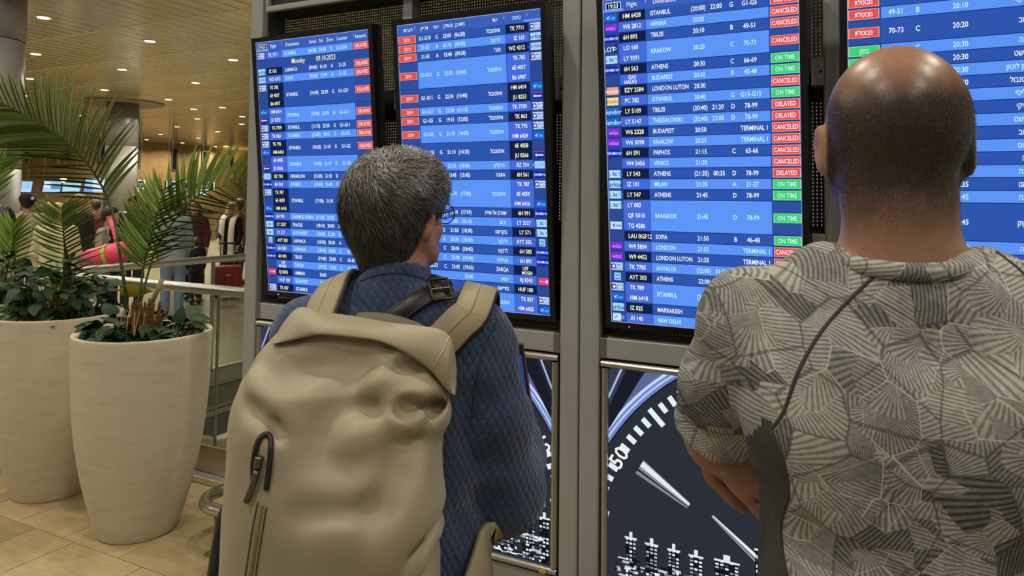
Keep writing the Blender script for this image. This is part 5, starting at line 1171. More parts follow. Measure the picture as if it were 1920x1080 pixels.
hp = [wloc(*q) for q in ((668, 596, 1.14), (720, 598, 1.12), (770, 612, 1.10), (790, 622, 1.08))]; v, f = ribbon_geo(spline(np.array(hp), 20), [(0.2, -0.6, 0.8)]*20, 0.022, 0.004); link('grab_handle', mesh('grab_handle', v, f, True), simple('handle_webbing', '#5b5643', 0.7), pk)
# ------------------------------------------------------------------ black shoulder bag on the left hip with a leather strap over the right shoulder
bc = np.array([-0.30, -0.03, 0.0])
bg = thing('shoulder_bag', 'black shoulder bag with buckled leather strap, behind the beige backpack', 'bag', (WX0, WY0, 0), WT)
S = SDF((-0.34, -0.26, 0.78), (-0.10, 0.16, 1.18), 0.006); S.loft([(0.82, -0.198, -0.08, 0.040, 0.12), (0.95, -0.210, -0.08, 0.052, 0.13), (1.07, -0.205, -0.08, 0.042, 0.12), (1.13, -0.20, -0.06, 0.024, 0.10)], 0.02, p=3)
nb = vnoise(61, 20); S.disp(lambda X, Y, Z: 0.004*nb(X, Y, Z)); sdf_obj('bag_body', S, simple('black_nylon', '#121214', 0.6, 0, 0.2, 12), bg)
LEA = simple('black_leather', '#1d1b19', 0.38, 0, 0.2, 80, 0.4, 300, 0.0012)
pts = [(-0.202, -0.10, 1.10), (-0.17, -0.135, 1.14), (-0.06, -0.125, 1.26), (0.02, -0.10, 1.34), (0.062, -0.065, 1.40), (0.082, -0.02, 1.43), (0.08, 0.05, 1.41), (0.03, 0.12, 1.28), (-0.10, 0.135, 1.15), (-0.20, 0.03, 1.11)]
bpy.context.view_layer.update(); _m = np.array(bg.matrix_world.inverted()); hd = [(_m[:3, :3]@p+_m[:3, 3]) for p, n in drape(BW, [(722, 612), (748, 590), (780, 568), (808, 553), (832, 548)])]
pts = pts[:2]+[hd[0]+np.array([-0.06, 0.0, -0.07])]+hd+pts[5:]
so, P_, n_ = strap('leather_strap', pts, 0.034, 0.004, LEA, bg, 0.004)
for off in (-0.0135, 0.0135):
    T_ = np.gradient(P_, axis=0); S_ = np.cross(T_, n_); S_ /= np.linalg.norm(S_, axis=1)[:, None]; v, f = tube_geo(P_[:40]+n_[:40]*0.0042+S_[:40]*off, 0.0008, 5); link('strap_stitching', mesh('strap_stitching', v, f, True), simple('brown_thread', '#5d5340', 0.8), so)
i = int(np.argmin(np.linalg.norm(P_-np.array(wloc(824, 551, 1.24)), axis=1))); i = min(max(i, 20), 34)
c, nrm = P_[i], n_[i]; tg = P_[i+1]-P_[i-1]; tg /= np.linalg.norm(tg); sdv = np.cross(tg, nrm)
fr_ = np.array([c+tg*a*0.017+sdv*b2*0.022+nrm*0.009 for a, b2 in ((-1, -1), (-1, 1), (1, 1), (1, -1), (-1, -1))]); P5 = np.vstack([fr_[k]+(fr_[k+1]-fr_[k])*np.linspace(0, 1, 8, endpoint=False)[:, None] for k in range(4)]+[fr_[-1:]])
v, f = tube_geo(P5, 0.0026, 8); bk = link('buckle', mesh('buckle', v, f, True), simple('dark_brass', '#4e4838', 0.3, 0.9), bg); v, f = tube_geo(np.array([c-tg*0.017+nrm*0.010, c+tg*0.017+nrm*0.011]), 0.002, 6); link('prong', mesh('prong', v, f), simple('prong_brass', '#6d6450', 0.3, 0.9), bk)
# ------------------------------------------------------------------ planters and their plants
m, nt, bs = nmat('cast_stone'); POT = m
v = mapping(nt, (1, 1, 7)); f1 = noise(nt, 5, 8, 0.7, v, 0.3); f2 = noise(nt, 60, 5, 0.7, v); f3 = noise(nt, 350, 3)
g = M_(nt, 'ADD', M_(nt, 'MULTIPLY', f1, 0.5), M_(nt, 'ADD', M_(nt, 'MULTIPLY', f2, 0.3), M_(nt, 'MULTIPLY', f3, 0.2)))
nt.links.new(ramp(nt, g, [(0.25, lin('#a99d86')), (0.5, lin('#c2b69e')), (0.75, lin('#d0c5ae'))]), bs.inputs['Base Color']); bs.inputs['Roughness'].default_value = 0.75
bump(nt, bs, M_(nt, 'ADD', f2, f3), 0.25, 0.002)
SOIL = simple('potting_soil', '#231b12', 0.95, 0, 0.4, 60, 0.8, 90, 0.01)
def planter(x, y, label, Rr=0.305, h=0.93):
    t = thing('planter', label, 'planter', (x, y, 0)); k = Rr/0.305
    pr = [(0.17, 0.0), (0.178, 0.012), (0.205, 0.10), (0.245, 0.26), (0.278, 0.45), (0.296, 0.65), (0.303, 0.82), (0.305, 0.915), (0.303, 0.93)]
    prof = [(a*k, z*h/0.93) for a, z in pr]+[((0.303-0.018)*k, h+0.0), (0.27*k, h-0.012), (0.262*k, h-0.10), (0.25*k, h-0.14)]
    P = spline(np.array([(a, z) for a, z in prof[:9]]), 26); full = [tuple(q) for q in P]+prof[9:]
    v, f = lathe_geo(full, 72); link('pot', mesh('pot', v, f[:-1], True), POT, t)
    v, f = lathe_geo([(0.262*k, h-0.11), (0.262*k, h-0.09), (0.14*k, h-0.075), (0.01, h-0.07)], 32); link('soil', mesh('soil', v, f, True), SOIL, t); return t
p1 = on_z(262, 1000); c1 = np.array([p1[0]-0.06, p1[1]+0.035]); c2 = np.array([-3.93, 2.37])
planter(c1[0], c1[1], 'tall tapered cream stone planter in front, nearest the steel guard')
planter(c2[0], c2[1], 'tall cream stone planter behind and left of the front planter', 0.315, 0.945)
c3 = np.array([-4.85, 2.50]); planter(c3[0], c3[1], 'cream stone planter at the left picture edge, mostly cut off')
def leaf_mat(name, a, b_, rough=0.35):
    m, nt, bs = nmat(name); f = noise(nt, 14, 3); oi = nt.nodes.new('ShaderNodeObjectInfo')
    g = M_(nt, 'ADD', M_(nt, 'MULTIPLY', f, 0.5), M_(nt, 'MULTIPLY', oi.outputs['Random'], 0.5)); nt.links.new(ramp(nt, g, [(0.2, a), (0.8, b_)]), bs.inputs['Base Color'])
    bs.inputs['Roughness'].default_value = rough; bs.inputs['Specular IOR Level'].default_value = 0.18; return m
POTH = leaf_mat('pothos_leaf', lin('#0f220d'), lin('#23431a'), 0.5); PALM = leaf_mat('palm_leaflet', lin('#5a7a2a'), lin('#a6bd66'), 0.5); PALM2 = leaf_mat('palm_leaflet_pale', lin('#66793f'), lin('#a3b070'), 0.5)
STEM = simple('palm_stem', '#4c6130', 0.5, 0, 0.2, 20); STEMD = simple('palm_stem_dark', '#2c3b1f', 0.5); FIB = simple('palm_fibre', '#6d4c2c', 0.9, 0, 0.4, 40); STRAW = simple('dry_straw', '#a5865a', 0.85, 0, 0.3, 30); YEL = leaf_mat('yellow_leaf', lin('#a58a1e'), lin('#c9b440'), 0.45)
# heart-shaped leaf sharing one mesh
def heart(n=9):
    ys = np.linspace(0, 1, n); V = []; 
    for y in ys:
        w = 0.42*math.sin(math.pi*min(1, (y+0.06)/1.06)**0.72)*(1-y*0.25)+0.0; zc = -0.25*(y-0.3)**2
        V += [(-w, y-0.12*w*(1-y), zc+0.10*w), (0, y, zc-0.02), (w, y-0.12*w*(1-y), zc+0.10*w)]
    Fc = []
    for i in range(n-1): Fc += [[3*i, 3*i+1, 3*i+4, 3*i+3], [3*i+1, 3*i+2, 3*i+5, 3*i+4]]
    return mesh('leaf', V, Fc, True)
HEART = heart(); HEART.materials.append(POTH); HEARTY = HEART.copy(); HEARTY.materials.clear(); HEARTY.materials.append(YEL)
def pothos(cx, cy, z, R, n, label, hmax=0.2, seed=1, tall=()):
    rg = np.random.default_rng(seed); t = thing('pothos_plant', label, 'plant', (cx, cy, z-0.11)); sm = MB()
    for i in range(n):
        a = rg.uniform(0, 6.283); r = R*math.sqrt(rg.random()); hz = 0.045+hmax*rg.random()**1.6*(1.15-0.6*r/R)
        P = np.array([r*math.cos(a), r*math.sin(a), 0.11+hz-0.05]); s = rg.uniform(0.065, 0.115)
        o = link('leaf', HEART, None, t, P); yaw = a-math.pi/2+rg.normal()*0.7; o.rotation_euler = (rg.uniform(-0.7, 0.5), rg.normal()*0.35, yaw); o.scale = (s, s, s)
        sm.tube(np.array([(P[0]*0.5, P[1]*0.5, 0.03), (P[0]*0.85, P[1]*0.85, P[2]*0.6), P]), 0.0022, 4)
    for (x, y, zz, s, ro) in tall:
        o = link('leaf', HEART, None, t, (x, y, zz)); o.rotation_euler = ro; o.scale = (s, s, s); sm.tube(np.array([(x*0.6, y*0.6, 0.03), (x*0.9, y*0.9, zz*0.6), (x, y, zz)]), 0.0025, 4)
    sm.build('stems', STEM, t); return t
pothos(c1[0], c1[1], 0.93, 0.235, 95, 'low dark green pothos around the palm base in the front planter', 0.10, 3, ((0.20, 0.03, 0.16, 0.085, (1.2, 0, 0.4)), (-0.21, -0.02, 0.17, 0.11, (0.6, 0, 1.4))))
pothos(c2[0], c2[1], 0.945, 0.25, 150, 'dense dark green pothos filling the second planter', 0.30, 5)
pothos(c3[0], c3[1], 0.93, 0.26, 120, 'dark green pothos at the left picture edge', 0.36, 9)
# leaflet: thin blade, slightly folded, bending at the tip
def leaflet_mesh(mat, droop, n=6):
    V = []
    for i in range(n+1):
        y = i/n; w = 0.5*math.sin(math.pi*(0.06+0.94*y)**0.75)**0.8 if i < n else 0.02; z = -droop*y*y
        V += [(-w, y, z+0.28*w), (0, y, z), (w, y, z+0.28*w)]
    Fc = []
    for i in range(n): Fc += [[3*i, 3*i+1, 3*i+4, 3*i+3], [3*i+1, 3*i+2, 3*i+5, 3*i+4]]
    me = mesh('leaflet', V, Fc, True); me.materials.append(mat); return me
LFS = {k: leaflet_mesh(mt, dr) for k, (mt, dr) in {'a': (PALM, 0.10), 'b': (PALM, 0.28), 'c': (PALM2, 0.16)}.items()}
def frond(t, org, P3, L0, n, up, kind='a', stem=STEM, start=0.25, wd=0.016, lmin=0.35, ang=0.9, r0=0.006, tipf=0.55):
    """P3: world points of the rachis; leaflets in two ranks; up: leaf-plane normal"""
    R = spline(np.array(P3, float), 60)-org; v, f = tube_geo(R, np.linspace(r0, 0.0016, 60), 6); fo = link('frond', mesh('frond', v, f, True), stem, t)
    up = np.array(up, float); rg = np.random.default_rng(int(abs(R[-1]).sum()*1e4) % 9999)
    T = np.gradient(R, axis=0); T /= np.linalg.norm(T, axis=1)[:, None]
    for i in range(n):
        u = start+(1-start)*(i+0.5)/n; k = u*59; j = int(k); p = R[j]+(R[min(j+1, 59)]-R[j])*(k-j); tg = T[j]; sd = np.cross(tg, up); sd /= np.linalg.norm(sd); nn = np.cross(sd, tg)
        q = (u-start)/(1-start); L = L0*(lmin+(1-lmin)*math.sin(math.pi*min(1, 0.12+q*0.95))**0.8)*rg.uniform(0.92, 1.08)
        for s in (-1, 1):
            a = ang*(1.05-tipf*q)+rg.normal()*0.04; d = tg*math.cos(a)+sd*s*math.sin(a)+nn*0.10; d /= np.linalg.norm(d); x = np.cross(d, nn); x /= np.linalg.norm(x); z = np.cross(x, d)
            o = link('leaflet', LFS[kind], None, fo); w = wd*rg.uniform(0.85, 1.15)
            o.matrix_local = Matrix(((x[0]*w*2, d[0]*L, z[0]*L, p[0]), (x[1]*w*2, d[1]*L, z[1]*L, p[1]), (x[2]*w*2, d[2]*L, z[2]*L, p[2]), (0, 0, 0, 1)))
    return fo
def trunk(t, r, h, n, seed):
    rg = np.random.default_rng(seed); b = MB()
    for i in range(n):
        a = rg.uniform(0, 6.28); rr = r*math.sqrt(rg.random()); hh = h*rg.uniform(0.45, 1.1); l = rg.normal(size=2)*0.02
        b.tube(np.array([(rr*math.cos(a), rr*math.sin(a), 0.0), (rr*1.1*math.cos(a)+l[0]*0.5, rr*1.1*math.sin(a)+l[1]*0.5, hh*0.6), (rr*1.25*math.cos(a)+l[0], rr*1.25*math.sin(a)+l[1], hh)]), np.array([0.012, 0.010, 0.005])*rg.uniform(0.5, 1.3), 5)
    b.build('fibrous_trunk', FIB, t)
    for i in range(7):
        a = rg.uniform(3.4, 6.0); P = np.array([(0.05*math.cos(a), 0.05*math.sin(a), h*0.7), (0.09*math.cos(a), 0.09*math.sin(a), h*0.85), (0.14*math.cos(a)+0.03*rg.normal(), 0.14*math.sin(a), 0.02)]); v, f = tube_geo(spline(P, 8), 0.0025, 4); link('dry_stalk', mesh('dry_stalk', v, f), STRAW, t)
# --- palm in the front planter
z1 = np.linalg.norm([c1[0], c1[1]]); D1 = float((np.array([c1[0], c1[1], 1.1])-CAM)@FWD)
pa_ = thing('palm', 'areca palm with spreading green fronds in the front planter', 'palm', (c1[0], c1[1], 0.82)); org = np.array([c1[0], c1[1], 0.82])
trunk(pa_, 0.075, 0.24, 46, 4)
B = lambda px, py, dz=0.0: at(px, py, D1+dz)
face = -FWD+np.array([0, 0, 0.3])
frond(pa_, org, [B(262, 575), B(280, 505), B(300, 452), B(347, 390), B(390, 358), B(463, 341), B(505, 348)], 0.27, 24, face+np.array([0.2, 0, 0.3]), 'a', STEM, 0.26, 0.0046, 0.55, 1.05, 0.006, 0.35)
frond(pa_, org, [B(258, 575), B(268, 510), B(277, 465), B(292, 408), B(309, 354)], 0.23, 19, face, 'a', STEM, 0.28, 0.0050, 0.55, 1.0, 0.006, 0.3)
frond(pa_, org, [B(240, 590), B(228, 500), B(205, 380, 0.1), B(150, 290, 0.1), B(80, 235, 0.1), B(-30, 175, 0.1)], 0.36, 31, face+np.array([0, 0, 0.2]), 'c', STEMD, 0.40, 0.0055, 0.55, 1.0, 0.009)
stub = np.array([B(278, 580), B(295, 545), B(303, 525)])-org; v, f = tube_geo(stub, np.array([0.012, 0.011, 0.012]), 8); link('cut_stem', mesh('cut_stem', v, f, True), simple('cut_stem', '#8a8a5e', 0.6), pa_)
o = link('yellow_leaf', HEARTY, None, pa_, B(226, 548)-org); o.scale = (0.10, 0.16, 0.10); o.rotation_euler = (0.15, -1.0, -1.1); o['label'] = 'withered yellow leaf at the palm base'
# --- palm in the second planter
D2 = float((np.array([c2[0], c2[1], 1.1])-CAM)@FWD); org2 = np.array([c2[0], c2[1], 0.83])
pb_ = thing('palm', 'young palm with one broad upright frond in the second planter', 'palm', tuple(org2)); trunk(pb_, 0.06, 0.20, 36, 8)
B2 = lambda px, py, dz=0.0: at(px, py, D2+dz)
frond(pb_, org2, [B2(132, 590), B2(128, 540), B2(122, 470), B2(118, 420), B2(116, 388)], 0.22, 24, face, 'b', STEM, 0.24, 0.0046, 0.6, 1.25, 0.010, 0.35)
rg = np.random.default_rng(2)
v, f = ribbon_geo(spline(np.array([B2(131, 585), B2(127, 520), B2(122, 455)])-org2, 10), [face]*10, np.array([0.02, 0.035, 0.045, 0.05, 0.052, 0.05, 0.042, 0.03, 0.018, 0.005]), 0.004); link('folded_spear', mesh('folded_spear', v, f, True), STEM, pb_)
# --- palm at the left edge
D3 = float((np.array([c3[0], c3[1], 1.1])-CAM)@FWD); org3 = np.array([c3[0], c3[1], 0.82]); B3 = lambda px, py, dz=0.0: at(px, py, D3+dz)
pc_ = thing('palm', 'palm leaning out of the left picture edge', 'palm', tuple(org3)); trunk(pc_, 0.06, 0.18, 30, 12)
frond(pc_, org3, [B3(0, 590), B3(10, 520), B3(24, 460), B3(28, 420)], 0.20, 15, face, 'a', STEMD, 0.35, 0.0075, 0.5, 1.0)
frond(pc_, org3, [B3(-20, 590), B3(-45, 480), B3(-30, 350, 0.2), B3(10, 300, 0.3)], 0.28, 17, face, 'a', STEMD, 0.4, 0.008, 0.5, 0.9)
v, f = tube_geo(spline(np.array([B3(30, 600), B3(28, 500), B3(24, 410)])-org3, 16), 0.006, 6); link('bare_stem', mesh('bare_stem', v, f, True), simple('black_stem', '#16160f', 0.6), pc_)
# ------------------------------------------------------------------ travellers in the hall behind
CLO = {}
def cloth(c, rough=0.85):
    if c not in CLO: CLO[c] = simple('cloth_'+c.strip('#'), c, rough, 0, 0.15, 12)
    return CLO[c]
SKINS = [skin_mat('skin_a', lin('#b98a6c')), skin_mat('skin_b', lin('#99694c'))]
def traveller(px, top, dep, yaw, label, shirt, legs, hair, style='short', skin=0, coat=False, arm=None, shoes='#2a2625', detail=True):
    P = at(px, top, dep); h = P[2]; k = h/1.70; t = thing('person', label, 'person', (P[0], P[1], 0), math.radians(yaw))
    z = lambda v: v*k
    sh = [np.array([s*0.165*k, 0, z(1.385)]) for s in (-1, 1)]; el = [np.array([s*0.215*k, 0.01, z(1.12)]) for s in (-1, 1)]; wr = [np.array([s*0.20*k, 0.09*k, z(0.90)]) for s in (-1, 1)]
    if arm: el[1] = np.array([0.20*k, 0.06, z(1.14)]); wr[1] = np.array([0.10*k, 0.26*k, z(arm)])
    vx = 0.0165
    S = SDF((-0.33*k, -0.2, 0), (0.33*k, 0.40, h+0.03), vx)
    head_sdf(S, (0, 0.015, h-0.092*k), 0.97*k, 0.02, True, 0, True); S.cone((0, 0, z(1.38)), (0, 0.005, z(1.52)), 0.055*k, 0.05*k, 0.02)
    S.loft([(z(0.82), 0, 0.0, 0.14*k, 0.09*k), (z(1.1), 0, 0, 0.125*k, 0.085*k), (z(1.3), 0, 0, 0.15*k, 0.09*k), (z(1.41), 0, 0, 0.12*k, 0.06*k)], 0.03)
    for i, s in enumerate((-1, 1)):
        S.chain([sh[i], el[i], wr[i]], [0.045*k, 0.036*k, 0.026*k], 0.02)
        d = (wr[i]-el[i])/np.linalg.norm(wr[i]-el[i]); S.cone(wr[i], wr[i]+d*0.07*k, 0.032*k, 0.028*k, 0.01)
        for q in range(4): S.cone(wr[i]+d*0.06*k, wr[i]+d*0.15*k+np.array([(q-1.5)*0.016, 0, 0]), 0.011, 0.010, 0.0)
        S.cone(wr[i]+d*0.02, wr[i]+d*0.07*k+np.array([-s*0.02, 0.03, 0]), 0.013, 0.011, 0.0)
        S.chain([(s*0.08*k, 0, z(0.86)), (s*0.09*k, 0.01, z(0.48)), (s*0.09*k, -0.01, z(0.08))], [0.08*k, 0.055*k, 0.04*k], 0.02); S.cone((s*0.09*k, -0.02, z(0.045)), (s*0.1*k, 0.12*k, z(0.04)), 0.036*k, 0.03*k, 0.02)
    sdf_obj('body', S, SKINS[skin], t, 1)
    S = SDF((-0.36*k, -0.22, 0.3 if coat else z(0.7)), (0.36*k, 0.40, z(1.50)), vx)
    lo = 0.48 if coat else 0.80
    S.loft([(z(lo), 0, 0, 0.19*k if coat else 0.168*k, 0.14*k), (z(0.95), 0, 0, 0.165*k, 0.12*k), (z(1.15), 0, 0, 0.158*k, 0.115*k), (z(1.32), 0, 0, 0.175*k, 0.115*k), (z(1.41), 0, 0, 0.14*k, 0.085*k), (z(1.445), 0, 0, 0.075*k, 0.065*k)], 0.03)
    for i in (0, 1): S.chain([sh[i], el[i], wr[i]*0.93+el[i]*0.07], [0.064*k, 0.056*k, 0.044*k], 0.03)
    nz_ = vnoise(int(px), 22); S.disp(lambda X, Y, Z: 0.006*nz_(X, Y, Z)); sdf_obj('coat' if coat else 'top', S, cloth(shirt), t, 1)
    S = SDF((-0.28*k, -0.2, 0.03), (0.28*k, 0.2, z(0.96)), vx); S.loft([(z(0.80), 0, 0, 0.152*k, 0.105*k), (z(0.93), 0, 0, 0.148*k, 0.10*k)], 0.03)
    for s in (-1, 1): S.chain([(s*0.08*k, 0, z(0.86)), (s*0.09*k, 0.01, z(0.48)), (s*0.09*k, -0.01, z(0.075))], [0.095*k, 0.072*k, 0.06*k], 0.03)
    sdf_obj('trousers', S, cloth(legs), t, 1)
    for s in (-1, 1):
        S = SDF((s*0.1*k-0.08, -0.12, 0), (s*0.1*k+0.08, 0.24, 0.14), 0.012); S.chain([(s*0.09*k, -0.03, 0.046), (s*0.1*k, 0.14*k, 0.04)], [0.046, 0.04], 0.02); S.cut(lambda X, Y, Z: 0.005-Z+0*X+0*Y); sdf_obj('shoe', S, cloth(shoes, 0.5), t, 0)
    if hair:
        c = np.array([0, 0.015, h-0.092*k]); S = SDF((-0.16, -0.2, h-0.5), (0.16, 0.2, h+0.06), 0.011)
        S.ell(c+[0, -0.006, 0.014], (0.083*k, 0.101*k, 0.088*k), 0.02); S.ell(c+[0, -0.03, -0.02], (0.08*k, 0.08*k, 0.085*k), 0.02)
        if style == 'long':
            for s in (-1, 0, 1): S.chain([c+[s*0.05, -0.04, -0.03], c+[s*0.075, -0.045, -0.18], c+[s*0.08, -0.05+0.02*abs(s), -0.36]], [0.055, 0.05, 0.03], 0.03)
        if style == 'curly': S.ell(c+[0, -0.02, -0.02], (0.11, 0.11, 0.11), 0.02); nc = vnoise(9, 90); S.disp(lambda X, Y, Z: 0.012*nc(X, Y, Z))
        S.ell(c+[0, 0.125*k, -0.05*k], (0.066*k, 0.07*k, 0.085*k), 0.01, 'sub')
        nh = vnoise(5, 70); S.disp(lambda X, Y, Z: 0.003*nh(X, Y, Z)); sdf_obj('hair', S, cloth(hair, 0.55), t, 1)
    return t, P, k, sh, el, wr
def local(t, P3):
    bpy.context.view_layer.update(); m_ = np.array(t.matrix_world.inverted()); P3 = np.asarray(P3, float); return P3@m_[:3, :3].T+m_[:3, 3]
traveller(8, 386, 7.6, 120, 'long dark haired person in pale jacket at the left picture edge', '#c4bcae', '#9a958c', '#1d1512', 'long', 0)
cp_, P, k, *_ = traveller(52, 364, 9.0, 62, 'person in black baseball cap and sand hooded jacket, left of the palms', '#a8987c', '#33322f', '#1a1613')
S = SDF((-0.14, -0.14, P[2]-0.16), (0.14, 0.26, P[2]+0.05), 0.009); S.ell((0, 0.008, P[2]-0.062), (0.093, 0.112, 0.085), 0.01); S.cut(lambda X, Y, Z: (P[2]-0.10)-Z+0*X+0*Y); S.ell((0, 0.13, P[2]-0.095), (0.07, 0.09, 0.01), 0.01)
sdf_obj('baseball_cap', S, cloth('#0d0d10'), cp_, 1); v, f = lathe_geo([(0.022, -0.002), (0.022, 0.002)], 14); v = np.c_[v[:, 0], v[:, 2], v[:, 1]]; o = link('cap_badge', mesh('cap_badge', v, f), cloth('#d8d8d6'), cp_, (0.05, -0.098, P[2]-0.05)); o.rotation_euler = (0, 0, 0.5)
traveller(108, 381, 7.3, 42, 'blond person in a long cream coat behind the upright palm frond', '#cabd98', '#4a4438', '#c8a45c', 'short', 0, True)
bt_, P, k, *_ = traveller(152, 362, 8.8, 112, 'bald person with glasses in a dark jacket behind the drooping frond', '#2b2623', '#2a2a2c', None, 'short', 0)
b = MB(); c = np.array([0, 0.015, P[2]-0.092*k])
for s in (-1, 1): a = np.linspace(0, 6.283, 14); b.tube(np.c_[s*0.033+0.026*np.cos(a), np.full(14, 0.115), c[2]-0.022+0.02*np.sin(a)], 0.003, 5); b.tube(np.array([(s*0.06, 0.11, c[2]-0.02), (s*0.082, 0.0, c[2]-0.02)]), 0.003, 5)
b.build('spectacles', cloth('#111111'), bt_)
pb5, P5_, k5, sh5, el5, wr5 = traveller(205, 388, 7.7, -60, 'person in black vest with grey sleeves carrying a pink duffel bag', '#9d9486', '#26252a', '#1c1715', 'short', 0)
S = SDF((-0.25, -0.2, 0.7), (0.25, 0.2, 1.5), 0.015); S.loft([(0.82*k5, 0, 0, 0.18*k5, 0.135*k5), (1.15*k5, 0, 0, 0.168*k5, 0.13*k5), (1.36*k5, 0, 0, 0.16*k5, 0.122*k5), (1.43*k5, 0, 0, 0.11*k5, 0.08*k5)], 0.02); sdf_obj('vest', S, cloth('#131317'), pb5, 1)
traveller(252, 366, 10.0, -128, 'dark-haired bearded person facing this way between the fronds', '#25282c', '#23242a', '#17120f', 'short', 1)
traveller(328, 371, 9.5, 58, 'person in light blue jeans and grey top seen through the balustrade', '#8e95a2', '#76879e', '#2c2019', 'short', 0, False, None, '#4a4a50')
traveller(366, 377, 11.0, -128, 'person with brown hair in maroon top behind the right frond', '#4a2028', '#25232a', '#5a3d24', 'long', 0)
ch_, P, k, *_ = traveller(369, 446, 10.5, 55, 'child in a black jacket with small white emblem beside the black suitcase', '#121319', '#17181d', '#2a1d16')
fl_ = Flat(); star(fl_, 0, 0, 0.03); o = fl_.build('emblem', ch_, lambda c_: cloth('#c9c9cc')); o.location = (0.03, -0.115*k-0.012, 1.2*k)
bl_, Pb, kb, shb, elb, wrb = traveller(434, 380, 11.9, 200, 'blond person in black coat with long white scarf, holding a suitcase handle', '#0f1013', '#111217', '#b58f4e', 'long', 0, True, 1.02)
for s in (-1, 1):
    Q = spline(np.array([(s*0.02, -0.07, 1.47*kb), (s*0.085, -0.01, 1.455*kb), (s*0.09, 0.10, 1.36*kb), (s*0.085, 0.145, 1.1*kb), (s*0.09, 0.155, 0.72*kb)]), 16); v, f = ribbon_geo(Q, [(0, 0.9, 0.3)]*16, 0.10, 0.012); link('scarf', mesh('scarf', v, f, True), cloth('#cfc8b4'), bl_)
traveller(450, 373, 12.9, -60, 'curly red-brown haired person at the display stand edge', '#7c2a35', '#2c2b30', '#4a2018', 'curly', 0)
for i, (px, top, dep, hr, sh_, yw, lb) in enumerate([(76, 384, 12.2, '#15110f', '#3a3530', 70, 'far dark-haired person in the queue behind the cap wearer'), (93, 379, 12.8, '#8a5a2a', '#5a5148', 30, 'far auburn-haired person in the queue above the cream coat'),
        (127, 378, 13.2, '#1a1412', '#2e2f34', 50, 'far dark-haired person in the queue left of the bald head'), (338, 355, 13.0, '#17130f', '#40382f', 50, 'tall far person below the Departures sign'), (180, 374, 12.4, '#2a1d15', '#6a3a34', 90, 'far person in rust top behind the drooping frond'), (24, 374, 13.5, '#1c1613', '#7a6a50', 60, 'far person in tan top at the left column')]):
    traveller(px, top, dep, yw, lb, sh_, '#2a2a2e', hr)
# ------------------------------------------------------------------ luggage
def suitcase(px, py, w, d, h, yaw, col, label, handle=0.35, gx=0):
    P = on_z(px, py); t = thing('suitcase', label, 'suitcase', (P[0], P[1], 0), math.radians(yaw))
    b = MB(); b.box(-w/2, w/2, -d/2, d/2, 0.06, h); b.build('shell', simple('suitcase_'+col.strip('#'), col, 0.5, 0, 0.1, 10), t, bevel=0.03)
    for i in range(4): x = -w*0.36+i*w*0.24; b = MB(); b.box(x-0.012, x+0.012, -d/2-0.006, -d/2+0.004, 0.10, h-0.05); b.build('rib', cloth(col), t)
    for sx in (-1, 1):
        for sy in (-1, 1): b = MB(); b.tube(np.array([(sx*w*0.38-0.012, sy*d*0.32, 0.03), (sx*w*0.38+0.012, sy*d*0.32, 0.03)]), 0.03, 12); b.box(sx*w*0.38-0.015, sx*w*0.38+0.015, sy*d*0.32-0.012, sy*d*0.32+0.012, 0.03, 0.065); b.build('wheel', cloth('#151515'), t)
    if handle:
        b = MB(); b.tube(np.array([(-0.1, d*0.3, h-0.02), (-0.1, d*0.3, h+handle)]), 0.009, 6); b.tube(np.array([(0.1, d*0.3, h-0.02), (0.1, d*0.3, h+handle)]), 0.009, 6); b.build('pull_rods', STEELD, t)
        b = MB(); b.tube(np.array([(-0.12, d*0.3, h+handle), (0.12, d*0.3, h+handle)]), 0.014, 8); b.build('pull_grip', cloth('#151515'), t)
    b = MB(); b.box(-0.04, 0.04, -d/2-0.01, -d/2-0.004, h*0.7, h*0.7+0.02); b.build('badge', cloth('#c9a9a9'), t); return t
suitcase(425, 558, 0.42, 0.26, 0.50, 55, '#7c1c28', 'dark red suitcase with raised pull handle beyond the balustrade', 0.34)
suitcase(362, 546, 0.34, 0.26, 0.66, 50, '#121318', 'tall black suitcase beside the light blue jeans')
P = on_z(441, 552); S = SDF((-0.2, -0.12, 0), (0.2, 0.12, 0.2), 0.012); S.loft([(0.02, 0, 0, 0.16, 0.09), (0.09, 0, 0, 0.15, 0.08), (0.14, 0, 0, 0.09, 0.05)], 0.02)
t = thing('holdall', 'soft grey holdall lying on top of the red suitcase', 'bag', (P[0], P[1]+0.02, 0.50), math.radians(50)); sdf_obj('bag_body', S, cloth('#6d655c'), t, 1); v, f = tube_geo(spline(np.array([(-0.08, 0, 0.12), (0, 0, 0.18), (0.08, 0, 0.12)]), 10), 0.008, 6); link('handle', mesh('handle', v, f, True), cloth('#3a3632'), t)
# pink duffel on a strap
Pd = at(198, 480, 7.35); t = thing('duffel_bag', 'bright pink duffel bag with lime band hanging from a shoulder strap', 'bag', tuple(Pd), math.radians(26))
PINK = simple('pink_nylon', '#e04a66', 0.5, 0, 0.08, 10)
S = SDF((-0.3, -0.18, -0.18), (0.3, 0.18, 0.2), 0.011); S.chain([(-0.14, 0, -0.035), (0.14, 0, 0.03)], [0.11, 0.12], 0.02); nd = vnoise(71, 16); S.disp(lambda X, Y, Z: 0.008*nd(X, Y, Z)); sdf_obj('bag_body', S, PINK, t, 1)
ax_ = np.array([0.28, 0, 0.065]); ax_ /= np.linalg.norm(ax_); a = np.linspace(0, 2*math.pi, 32); e2 = np.array([-ax_[2], 0, ax_[0]]); ring_ = np.array([ax_*0.035+np.array([0, 0, 0.003])+0.112*(np.cos(q)*np.array([0, 1, 0])+np.sin(q)*e2) for q in a])
